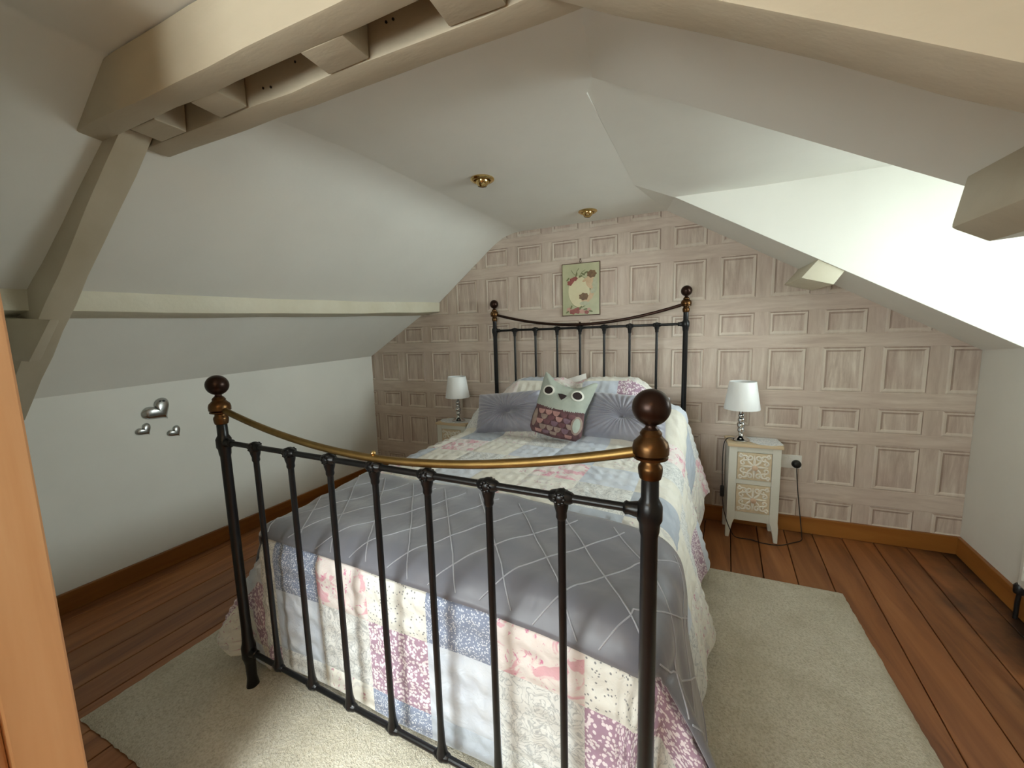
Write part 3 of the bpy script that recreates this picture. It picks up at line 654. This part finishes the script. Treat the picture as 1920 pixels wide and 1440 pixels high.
# owl cushion
owl = thing('owl_cushion', 'owl shaped cushion with round dark eyes and patterned maroon body', 'cushion', bl((0.012, 1.405, 0.700))); owl.rotation_euler = (-0.36, 0.17, BR + 0.05); owl.scale = (1.06, 1, 1)
OUT = [(-0.135, 0.0), (0.0, -0.008), (0.125, 0.0), (0.152, 0.03), (0.150, 0.10), (0.140, 0.16), (0.145, 0.20), (0.158, 0.26), (0.170, 0.33), (0.178, 0.375), (0.150, 0.368), (0.110, 0.335), (0.05, 0.312), (-0.02, 0.318), (-0.07, 0.335), (-0.115, 0.372), (-0.142, 0.385), (-0.146, 0.34), (-0.146, 0.26), (-0.150, 0.20), (-0.146, 0.16), (-0.155, 0.10), (-0.155, 0.03)]
OC = (0.0, 0.19)
def oray(a):
    d = (math.cos(a), math.sin(a)); best = 0.1
    for i in range(len(OUT)):
        p, q = OUT[i], OUT[(i + 1) % len(OUT)]; ex1, ez1 = q[0] - p[0], q[1] - p[1]; den = d[0] * ez1 - d[1] * ex1
        if abs(den) < 1e-9: continue
        px, pz = p[0] - OC[0], p[1] - OC[1]; t = (px * ez1 - pz * ex1) / den; s = (px * d[1] - pz * d[0]) / den
        if t > 0 and -1e-6 <= s <= 1 + 1e-6: best = t
    return best
def odep(x, z):
    r = math.hypot(x - OC[0], z - OC[1]); a = math.atan2(z - OC[1], x - OC[0]); rho = min(r / oray(a), 0.999); return 0.062 * (1 - rho ** 2.6) ** 0.6
M['owl_head'] = simple('sage_grey_cotton', '#9ba297', '#a8aea2', 20, 0.85, bump=0.2, bscale=90)
M['owl_body'] = simple('maroon_print_cotton', '#4c3738', '#6b4a4c', 40, 0.85, bump=0.2, bscale=90)
M['owl_dark'] = simple('dark_brown_felt', '#1d1212', '#2a1a19', 30, 0.8, bump=0)
M['owl_white'] = simple('off_white_felt', '#dcdcd2', '#e6e6dc', 30, 0.85, bump=0)
M['sc1'] = simple('rose_scallop', '#9a7069', '#b08880', 40, 0.85, bump=0.1); M['sc2'] = simple('plum_scallop', '#5d3f43', '#714b4e', 40, 0.85, bump=0.1); M['sc3'] = simple('taupe_scallop', '#857268', '#9a877b', 40, 0.85, bump=0.1); M['sc4'] = simple('mauve_scallop', '#6e5560', '#7f6570', 40, 0.85, bump=0.1)
nth = 160; nr = 12
for side in (1, -1):
    vs = [(OC[0], -side * 0.062, OC[1])]; fs = []
    for i in range(1, nr + 1):
        for j in range(nth):
            a = 2 * PI * j / nth; rr = oray(a) * i / nr; vs.append((OC[0] + rr * math.cos(a), -side * 0.062 * max(0, 1 - (i / nr) ** 2.6) ** 0.6, OC[1] + rr * math.sin(a)))
    for j in range(nth): fs.append((0, 1 + j, 1 + (j + 1) % nth))
    for i in range(nr - 1):
        for j in range(nth):
            k = (j + 1) % nth; fs.append((1 + i * nth + j, 1 + (i + 1) * nth + j, 1 + (i + 1) * nth + k, 1 + i * nth + k))
    mb = MB().add(vs, fs)
    for fi, f in enumerate(mb.f):
        cz = sum(mb.v[i][2] for i in f) / len(f); cx = sum(mb.v[i][0] for i in f) / len(f)
        mb.mi[fi] = 0 if cz > 0.175 + 0.25 * cx * cx * 4 - 0.02 else 1
    mb.build('front_cover' if side == 1 else 'back_cover', [M['owl_head'], M['owl_body']], owl, 80)
def opatch(name, pts, mat, off, parent=owl, lab=None):
    n = len(pts); cx = sum(p[0] for p in pts) / n; cz = sum(p[1] for p in pts) / n
    vs = [(cx, -odep(cx, cz) - off, cz)]; fs = []
    for ring in (0.5, 1.0):
        for x, z in pts:
            X, Z = lerp(cx, x, ring), lerp(cz, z, ring); vs.append((X, -odep(X, Z) - off, Z))
    for j in range(n):
        k = (j + 1) % n; fs += [(0, 1 + j, 1 + k), (1 + j, 1 + n + j, 1 + n + k, 1 + k)]
    vs2 = [(x, y + off + 0.002, z) for x, y, z in vs[1 + n:]]; base = len(vs); vs += vs2
    for j in range(n): k = (j + 1) % n; fs.append((1 + n + j, base + j, base + k, 1 + n + k))
    return MB().add(vs, fs).build(name, mat, parent, 50)
ell = lambda cx, cz, a, b, n=22, r=0.0: [(cx + a * math.cos(2 * PI * i / n) * math.cos(r) - b * math.sin(2 * PI * i / n) * math.sin(r), cz + a * math.cos(2 * PI * i / n) * math.sin(r) + b * math.sin(2 * PI * i / n) * math.cos(r)) for i in range(n)]
for x in (-0.082, 0.088):
    e = opatch('eye', ell(x, 0.262, 0.036, 0.032), M['owl_white'], 0.004); opatch('pupil', ell(x, 0.261, 0.026, 0.022), M['owl_dark'], 0.0075, e)
opatch('beak', [(-0.022, 0.252), (0.0, 0.256), (0.030, 0.250), (0.020, 0.232), (0.004, 0.218), (-0.010, 0.232)], M['owl_dark'], 0.005)
for rI, z in enumerate((0.012, 0.042, 0.072, 0.102, 0.132)):
    for cI in range(5):
        x = -0.092 + 0.044 * cI + (0.022 if rI % 2 else 0)
        if x > 0.095: continue
        pts = [(x - 0.021, z + 0.012), (x + 0.021, z + 0.012)] + [(x + 0.021 * math.cos(t), z + 0.012 + 0.030 * math.sin(t) * 1.0) for t in [-PI * k / 8 for k in range(1, 8)]]
        opatch('feather', [(p[0], max(p[1], 0.006)) for p in pts], M[('sc1', 'sc2', 'sc3', 'sc4')[(cI * 3 + rI * 2 + (cI * rI) % 3) % 4]], 0.0025 + 0.0006 * rI)
wg = opatch('wing', ell(0.118, 0.088, 0.029, 0.055, 24, 0.0), M['sc3'], 0.004); opatch('wing_inset', ell(0.118, 0.088, 0.019, 0.043, 20), M['owl_head'], 0.0075, wg)
opatch('wing', ell(-0.128, 0.088, 0.016, 0.055, 20), M['sc3'], 0.004)
# pillow whose corner shows above the quilt
pil = thing('pillow', 'white pillow corner peeking out behind the quilt at the headboard', 'pillow', bl((-0.09, 1.975, 0.640))); pil.rotation_euler = (0.0, -0.25, BR)
vs = []; fs = []; N_ = 20
for side in (1, -1):
    for i in range(N_ + 1):
        for j in range(N_ + 1):
            s, q = -1 + 2 * i / N_, -1 + 2 * j / N_; th = 0.030 * (max(0, 1 - abs(s) ** 2.5) * max(0, 1 - abs(q) ** 2.5)) ** 0.5
            pn = 1 - 0.05 * (1 - (s * q) ** 2); vs.append((0.24 * s * pn, side * th, 0.17 + 0.17 * q * pn))
for sd in range(2):
    o_ = sd * (N_ + 1) ** 2
    for i in range(N_):
        for j in range(N_): fs.append((o_ + i * (N_ + 1) + j, o_ + (i + 1) * (N_ + 1) + j, o_ + (i + 1) * (N_ + 1) + j + 1, o_ + i * (N_ + 1) + j + 1))
MB().add(vs, fs).build('pillow_case', M['pillow_white'], pil, 80)

# ------------------------------------------------------------------ rug
nx, ny = 150, 100; vs = []; X0, X1, Y0, Y1 = -0.935, 1.70, -2.395, -0.625
for j in range(ny + 1):
    for i in range(nx + 1):
        s, t = i / nx, j / ny; x = lerp(X0, X1 + 0.055 * t - 0.0 * s, s); y = lerp(Y0 - 0.02 * s, Y1 - 0.03 * s, t)
        ed = min(s * (X1 - X0), (1 - s) * (X1 - X0), t * (Y1 - Y0), (1 - t) * (Y1 - Y0))
        if i in (0, nx): x += random.uniform(-0.002, 0.002)
        if j in (0, ny): y += random.uniform(-0.002, 0.002)
        z = 0.003 + 0.017 * sst(0, 0.03, ed) + (random.uniform(-0.003, 0.003) if 0.02 < ed else 0)
        vs.append((x, y, z))
o = MB().add(vs, [(j * (nx + 1) + i, j * (nx + 1) + i + 1, (j + 1) * (nx + 1) + i + 1, (j + 1) * (nx + 1) + i) for j in range(ny) for i in range(nx)]).build('rug', M['rug'], None, 80)
tag(o, 'large cream shag pile rug on the floorboards under the bed', 'rug')

# ------------------------------------------------------------------ bedside cabinets, lamps, mats
def spiral(cx, cz, a0, dirn, r0, turns=1.1, n=14):
    return [(cx + lerp(r0, 0.003, i / n) * math.cos(a0 + dirn * 2 * PI * turns * i / n), cz + lerp(r0, 0.003, i / n) * math.sin(a0 + dirn * 2 * PI * turns * i / n)) for i in range(n + 1)]
def nightstand(loc, rz, label):
    t = thing('nightstand', label, 'nightstand', loc, rz, 'white bedside cabinets')
    W, D = 0.128, 0.092     # half sizes, front at -y
    b = MB()
    for sx in (-1, 1):
        b.box((sx * W - 0.009, -D + 0.012, 0.13), (sx * W + 0.009, D, 0.594))
    b.box((-W, D - 0.012, 0.13), (W, D, 0.594)); b.box((-W, -D + 0.02, 0.13), (W, D, 0.14))
    for za, zb in ((0.120, 0.176), (0.357, 0.386), (0.560, 0.594)): b.box((-W + 0.03, -D + 0.002, za), (W - 0.03, -D + 0.018, zb))
    b.build('carcass', M['nightstand'], t, bevel=0.002)
    for sx in (-1, 1):
        for sy in (-1, 1):
            xo, xi = sx * (W + 0.009), sx * (W - 0.036); y0, y1 = (sy * D, sy * (D - 0.022))
            mb = MB(); loops = []
            for z, k in ((0.0, 0.45), (0.05, 0.62), (0.10, 0.85), (0.13, 1.0), (0.595, 1.0)):
                xin = lerp(xo, xi, k); o2 = sx * (0.0 if z > 0.1 else 0.004); loops.append([(xo + o2, y0, z), (xin + o2, y0, z), (xin + o2, y1, z), (xo + o2, y1, z)])
            mb.loft(loops).build('leg', M['nightstand'], t, bevel=0.002)
    MB().box((-0.146, -0.104, 0.594), (0.146, 0.10, 0.614)).build('top', M['pale_wood'], t, bevel=0.004)
    tt = t.children[-1]; tt['label'] = 'pale bare wood top'
    for za, zb in ((0.388, 0.558), (0.178, 0.355)):
        d = MB().box((-0.090, -0.093, za), (0.090, -0.03, zb)).build('drawer', M['drawer_ground'], t, bevel=0.002)
        r = MB(); cz = (za + zb) / 2; y = -0.0935
        for sx in (-1, 1):
            for sz in (-1, 1):
                for (px, pz, a0, dr, r0) in ((0.050, 0.050, 0.3, 1, 0.022), (0.060, 0.022, 2.2, -1, 0.018), (0.024, 0.058, -0.6, -1, 0.018), (0.075, 0.066, 1.2, 1, 0.012)):
                    r.tube([(sx * x, y, cz + sz * z) for x, z in spiral(px, pz, a0, dr, r0)], [0.0052] * 15, 6)
                r.tube([(0, y, cz), (sx * 0.03, y, cz + sz * 0.03), (sx * 0.05, y, cz + sz * 0.07)], [0.008, 0.006, 0.002], 6)
        for k in range(4): r.tube([(0, y, cz), (0.035 * math.cos(k * PI / 2), y, cz + 0.035 * math.sin(k * PI / 2)), (0.072 * math.cos(k * PI / 2), y, cz + 0.072 * math.sin(k * PI / 2))], [0.006, 0.008, 0.002], 6)
        r.build('carved_relief', M['drawer_carve'], d, 50)
        MB().lathe([(0.006, 0.09), (0.007, 0.103), (0.014, 0.110), (0.0165, 0.120), (0.012, 0.129), (0.003, 0.133)], (0, 0, cz), 16, axis='Y').build('knob', M['knob_wood'], d, 50)
    return t
nightstand((1.430, -0.140, 0.0), 0.0, 'white two drawer bedside cabinet with carved fronts, standing right of the bed')
nightstand((-0.720, -0.150, 0.0), 0.0, 'white bedside cabinet in the left corner behind the bed, mostly hidden')
def lamp(loc, label):
    t = thing('table_lamp', label, 'lamp', loc, 0, 'chrome bedside lamps')
    MB().lathe([(0.001, 0), (0.052, 0), (0.054, 0.004), (0.050, 0.009), (0.036, 0.016), (0.022, 0.026), (0.013, 0.038), (0.010, 0.046), (0.012, 0.050), (0.001, 0.052)], n=28).build('base', M['chrome'], t, 50)
    st = MB()
    for z, r in ((0.066, 0.020), (0.098, 0.024), (0.130, 0.020), (0.158, 0.018)): st.sphere((0, 0, z), r, 22, 12)
    for z in (0.050, 0.082, 0.115, 0.144, 0.172): st.lathe([(0.008, z - 0.004), (0.013, z - 0.002), (0.013, z + 0.002), (0.008, z + 0.004)], n=18)
    st.lathe([(0.010, 0.17), (0.013, 0.18), (0.013, 0.215), (0.010, 0.22)], n=16); st.build('stem', M['chrome'], t, 60)
    MB().lathe([(0.100, 0.200), (0.1005, 0.203), (0.0745, 0.372), (0.0735, 0.374), (0.0720, 0.372), (0.0980, 0.203), (0.0985, 0.200), (0.1, 0.2)], n=40).build('lamp_shade', M['shade'], t, 40)
    sp = MB(); sp.sphere((0, 0, 0.25), 0.022, 14, 10, sc=(1, 1, 1.4))
    sp.build('bulb', M['white_plastic'], t, 60)
    fr = MB()
    for k in range(3): a = k * 2 * PI / 3; fr.tube([(0, 0, 0.215), (0.0875 * math.cos(a), 0.0875 * math.sin(a), 0.27)], 0.0015, 6)
    fr.build('shade_carrier', M['chrome'], t, 50); return t
lamp((1.362, -0.150, 0.616), 'chrome stacked ball lamp with white shade, on the right bedside cabinet')
lamp((-0.690, -0.165, 0.618), 'chrome stacked ball lamp with white shade, on the left corner cabinet')
M['lace'] = fabric('white_lace_cloth', lambda k: (k.ramp(k.noise(k.co('Object'), 45, 3, 0.6, 2), [(0.42, '#e9e9e6'), (0.50, '#b9bbc0'), (0.56, '#eceae6')]), None), 0.9)
def mat_cloth(loc, pts, label):
    n = len(pts); mb = MB(); mb.prism([(x, y, 0.0) for x, y in pts], (0, 0, 0.002)); o = mb.build('place_mat', M['lace'], None); o.location = loc; return tag(o, label, 'cloth', 'lace cloths on the bedside cabinets')
o = mat_cloth((1.430, -0.140, 0.6145), [(-0.05, 0.09), (0.145, 0.085), (0.150, -0.07), (0.08, -0.102), (0.02, -0.09), (-0.03, -0.02)], 'white printed cloth on the right bedside cabinet beside the lamp')
o = mat_cloth((-0.720, -0.150, 0.6145), [(0.15 * math.cos(a * PI / 10), 0.098 * math.sin(a * PI / 10)) for a in range(20)], 'white round edged mat under the lamp in the left corner')
# lamp cord with inline switch, plug and socket
sk = thing('wall_socket', 'white double socket on the papered wall right of the bedside cabinet', 'socket', (1.652, -0.001, 0.462))
MB().box((-0.073, -0.009, -0.043), (0.073, 0.0, 0.043)).build('face_plate', M['white_plastic'], sk, bevel=0.003)
for sx in (-0.012, 0.012, ): MB().box((sx - 0.006, -0.013, 0.010), (sx + 0.006, -0.008, 0.030)).build('rocker_switch', M['white_plastic'], sk, bevel=0.001)
cd = thing('lamp_cord', 'thin black lamp cord with plug and inline switch beside the right cabinet', 'cord', (1.40, -0.15, 0.0))
cl = lambda p: (p[0] - 1.40, p[1] + 0.15, p[2])
def smooth_path(P, n=8):
    P = [Vector(p) for p in P]; out = []
    for i in range(len(P) - 1):
        p0, p1, p2, p3 = P[max(i - 1, 0)], P[i], P[i + 1], P[min(i + 2, len(P) - 1)]
        for k in range(n):
            t = k / n; out.append(0.5 * ((2 * p1) + (-p0 + p2) * t + (2 * p0 - 5 * p1 + 4 * p2 - p3) * t * t + (-p0 + 3 * p1 - 3 * p2 + p3) * t ** 3))
    return out + [P[-1]]
wire = [(1.325, -0.170, 0.628), (1.290, -0.185, 0.632), (1.268, -0.195, 0.600), (1.262, -0.200, 0.50), (1.264, -0.205, 0.36), (1.270, -0.215, 0.22), (1.290, -0.235, 0.12), (1.318, -0.25, 0.05), (1.35, -0.235, 0.006), (1.43, -0.235, 0.004), (1.49, -0.257, 0.004), (1.58, -0.25, 0.004), (1.66, -0.19, 0.004), (1.715, -0.14, 0.005), (1.724, -0.10, 0.03), (1.718, -0.06, 0.15), (1.705, -0.045, 0.28), (1.695, -0.040, 0.40), (1.694, -0.036, 0.44)]
MB().tube([cl(p) for p in smooth_path(wire)], 0.0028, 7).build('cable', M['black_plastic'], cd, 60)
MB().box(cl((1.254, -0.222, 0.255)), cl((1.276, -0.200, 0.325))).build('inline_switch', M['black_plastic'], cd, bevel=0.005)
MB().lathe([(0.024, 0.012), (0.026, 0.018), (0.025, 0.032), (0.019, 0.042), (0.008, 0.046)], cl((1.694, 0.0, 0.452)), 18, axis='Y').build('plug', M['black_plastic'], cd, 40)

# ------------------------------------------------------------------ picture
pic = thing('tin_picture', 'small green tin picture of two cherubs and roses, hung on the papered wall', 'picture', (0.314, -0.008, 1.448)); pic.rotation_euler = (0, 0.0, 0)
HWp, Hp = 0.143, 0.384
M['pic_green'] = simple('sage_green_print', '#a5a780', '#bfbd98', 6, 0.35, bump=0.1)
M['pic_edge'] = simple('dark_worn_edge', '#4a3323', '#62452f', 20, 0.5, bump=0.1)
M['pic_cream'] = simple('cream_print', '#cfc49a', '#d8d0ab', 10, 0.35, bump=0)
M['pic_hair'] = simple('brown_print', '#5a3d1c', '#7a5a2e', 60, 0.4, bump=0); M['pic_rose'] = simple('rose_print', '#7a332b', '#9c5144', 50, 0.4, bump=0); M['pic_skin'] = simple('skin_print', '#c3a37d', '#d0b48f', 30, 0.4, bump=0); M['pic_leaf'] = simple('olive_print', '#5b5f36', '#76794a', 50, 0.4, bump=0); M['pic_wing'] = simple('grey_white_print', '#a5a587', '#bcbb9d', 40, 0.4, bump=0); M['pic_pale_rose'] = simple('pale_rose_print', '#b58674', '#c59e8a', 50, 0.4, bump=0)
MB().box((-HWp, -0.004, 0), (HWp, 0.004, Hp)).build('edge', M['pic_edge'], pic, bevel=0.002)
MB().box((-HWp + 0.006, -0.0055, 0.006), (HWp - 0.006, -0.003, Hp - 0.006)).build('ground', M['pic_green'], pic)
lay = [0]
def pd(name, pts, mat):
    lay[0] += 1; y = -0.0056 - 0.00012 * lay[0]
    MB().prism([(x, y, z) for x, z in pts], (0, 0.0006, 0)).build(name, M[mat], pic)
bump_ell = lambda cx, cz, a, b, k, amp: [(cx + a * (1 + amp * math.cos(k * t)) * math.cos(t), cz + b * (1 + amp * math.cos(k * t)) * math.sin(t)) for t in [2 * PI * i / 40 for i in range(40)]]
pd('oval_rim', ell(-0.008, 0.172, 0.084, 0.116, 40, 0.06), 'pic_leaf')  # olive rim printed round the cream oval
pd('oval', ell(-0.012, 0.175, 0.080, 0.113, 40, 0.06), 'pic_cream')
pd('face', ell(0.028, 0.118, 0.026, 0.022), 'pic_skin'); pd('hair', bump_ell(0.024, 0.138, 0.036, 0.026, 7, 0.10), 'pic_hair')
pd('collar', ell(0.030, 0.088, 0.038, 0.016), 'pic_wing')
pd('cherub_body', ell(0.072, 0.232, 0.030, 0.042, 22, 0.5), 'pic_skin'); pd('cherub_leg', ell(0.082, 0.160, 0.016, 0.045, 22, -0.2), 'pic_skin'); pd('cherub_leg', ell(0.066, 0.130, 0.013, 0.036, 22, -0.4), 'pic_skin')
pd('cherub_arm', ell(0.045, 0.262, 0.036, 0.011, 22, 0.5), 'pic_skin'); pd('wing', bump_ell(0.106, 0.222, 0.020, 0.044, 6, 0.12), 'pic_wing'); pd('drapery', ell(0.095, 0.178, 0.026, 0.018, 22, 0.6), 'pic_wing')
pd('face', ell(0.076, 0.278, 0.026, 0.022), 'pic_skin'); pd('hair', bump_ell(0.082, 0.298, 0.034, 0.027, 7, 0.10), 'pic_hair')
for x, z, r in ((-0.080, 0.242, 0.020), (-0.062, 0.262, 0.019), (-0.040, 0.272, 0.017)): pd('rose', bump_ell(x, z, r, r * 0.9, 5, 0.12), 'pic_rose')
for x, z, r, c in ((-0.085, 0.045, 0.022, 'pic_pale_rose'), (-0.060, 0.030, 0.022, 'pic_rose'), (-0.025, 0.038, 0.026, 'pic_rose'), (0.010, 0.030, 0.020, 'pic_pale_rose'), (0.045, 0.024, 0.017, 'pic_rose'), (0.062, 0.042, 0.014, 'pic_pale_rose')): pd('rose', bump_ell(x, z, r, r * 0.85, 5, 0.12), c)
for x, z, a in ((-0.10, 0.030, 0.6), (-0.07, 0.064, 1.2), (0.0, 0.058, 1.0), (0.035, 0.045, 0.2), (0.075, 0.030, -0.3), (-0.095, 0.27, 0.8), (-0.03, 0.30, 1.3), (0.0, 0.285, 0.4), (0.02, 0.30, -0.5), (0.04, 0.31, 0.5)): pd('leaf', ell(x, z, 0.016, 0.006, 14, a), 'pic_leaf')
for P in ([(-0.035, 0.285), (-0.03, 0.32), (-0.012, 0.345)], [(-0.01, 0.285), (0.01, 0.315), (0.035, 0.33)], [(-0.03, 0.29), (-0.055, 0.31), (-0.07, 0.335)]):
    MB().tube([(x, -0.006, z) for x, z in P], 0.0015, 5).build('stem', M['pic_leaf'], pic)
hk = MB(); hk.tube([(-0.002, -0.004, Hp - 0.004), (-0.008, -0.004, Hp + 0.012), (-0.002, -0.003, Hp + 0.024), (0.006, -0.004, Hp + 0.012), (0.002, -0.004, Hp - 0.004)], 0.0022, 6); hk.sphere((-0.002, -0.002, Hp + 0.026), 0.006, 10, 8)
hk.build('hanging_hook', M['pic_edge'], pic, 50)

# ------------------------------------------------------------------ silver hearts on the left wall
def heart(y, z, w, h, rot, label, bow=False):
    t = thing('heart_ornament', label, 'ornament', (XL(y) + 0.001, y, z), 0, 'silver hearts on the left wall')
    pts = []
    for i in range(48):
        a = 2 * PI * i / 48; hx_ = 16 * math.sin(a) ** 3 / 16; hz = (13 * math.cos(a) - 5 * math.cos(2 * a) - 2 * math.cos(3 * a) - math.cos(4 * a)) / 16
        pts.append((hx_ * w / 2, (hz + 0.12) * h / 2))
    ca, sa = math.cos(rot), math.sin(rot); vs = []; fs = []; nr = 8
    for i in range(nr + 1):
        k = 1 - i / nr; d = 0.005 + 0.024 * (w / 0.16) * (1 - k ** 2.2) ** 0.6
        for p in pts:
            q = (p[0] * max(k, 0.001), p[1] * max(k, 0.001)); vs.append((d if i else 0.0, q[0] * ca - q[1] * sa, q[0] * sa + q[1] * ca))
    n = 48
    for i in range(nr):
        for j in range(n): k = (j + 1) % n; fs.append((i * n + j, i * n + k, (i + 1) * n + k, (i + 1) * n + j))
    fs.append(tuple(range(nr * n, nr * n + n))); fs.append(tuple(reversed(range(n))))
    MB().add(vs, fs).build('heart', M['silver'], t, 60)
    if bow:
        b = MB(); b.sphere((0.016, 0.020, 0.056), 0.008, 12, 8, sc=(0.6, 1.2, 0.8)); b.sphere((0.016, 0.006, 0.058), 0.006, 12, 8, sc=(0.6, 1.1, 0.8)); b.build('bow', M['black_plastic'], t, 60)
heart(-1.675, 0.930, 0.150, 0.135, 0.62, 'largest puffed silver heart, topmost of three on the left white wall', True)
heart(-1.750, 0.832, 0.080, 0.074, 0.62, 'small silver heart at the lower left of the trio on the white wall')
heart(-1.612, 0.790, 0.076, 0.074, 0.62, 'small darker silver heart at the lower right, nearest the bed')

# ------------------------------------------------------------------ radiator under the dormer window
rd = thing('radiator', 'white panel radiator at the right edge, low on the right wall', 'radiator', (XR(-0.60), -0.60, 0.0), math.atan(-0.12) )
mb = MB(); mb.box((-0.045, -0.80, 0.165), (-0.020, -0.0, 0.70)); mb.build('panel', M['white_gloss'], rd, bevel=0.008)
for k in range(20): MB().box((-0.051, -0.78 + 0.039 * k, 0.20), (-0.044, -0.76 + 0.039 * k, 0.67)).build('fin', M['white_gloss'], rd, bevel=0.003)
mb = MB(); mb.box((-0.022, -0.70, 0.3), (-0.002, -0.66, 0.6)); mb.box((-0.022, -0.14, 0.3), (-0.002, -0.10, 0.6)); mb.build('bracket', M['white_gloss'], rd)
mb = MB(); mb.tube([(-0.032, 0.008, 0.0), (-0.032, 0.008, 0.08), (-0.032, -0.004, 0.17)], 0.008, 10); mb.lathe([(0.016, 0.12), (0.018, 0.125), (0.018, 0.155), (0.012, 0.165)], (-0.032, 0.006, 0), 14); mb.build('valve', M['black_plastic'], rd, 50)

# ------------------------------------------------------------------ warm ceiling lamp on the landing, behind the camera
lp = thing('landing_light', 'round frosted ceiling lamp on the landing behind the camera', 'lamp', (0.9, -3.7, ZC))
MB().lathe([(0.09, 0.0), (0.10, -0.01), (0.10, -0.03), (0.02, -0.035)], n=24).build('base', M['white_gloss'], lp, 40)
wl = bpy.data.lights.new('landing_bulb', 'POINT'); wl.energy = 7; wl.color = (1.0, 0.66, 0.30); wl.shadow_soft_size = 0.08
wo = bpy.data.objects.new('landing_bulb', wl); COL.objects.link(wo); wo.location = (0.9, -3.7, 1.93)
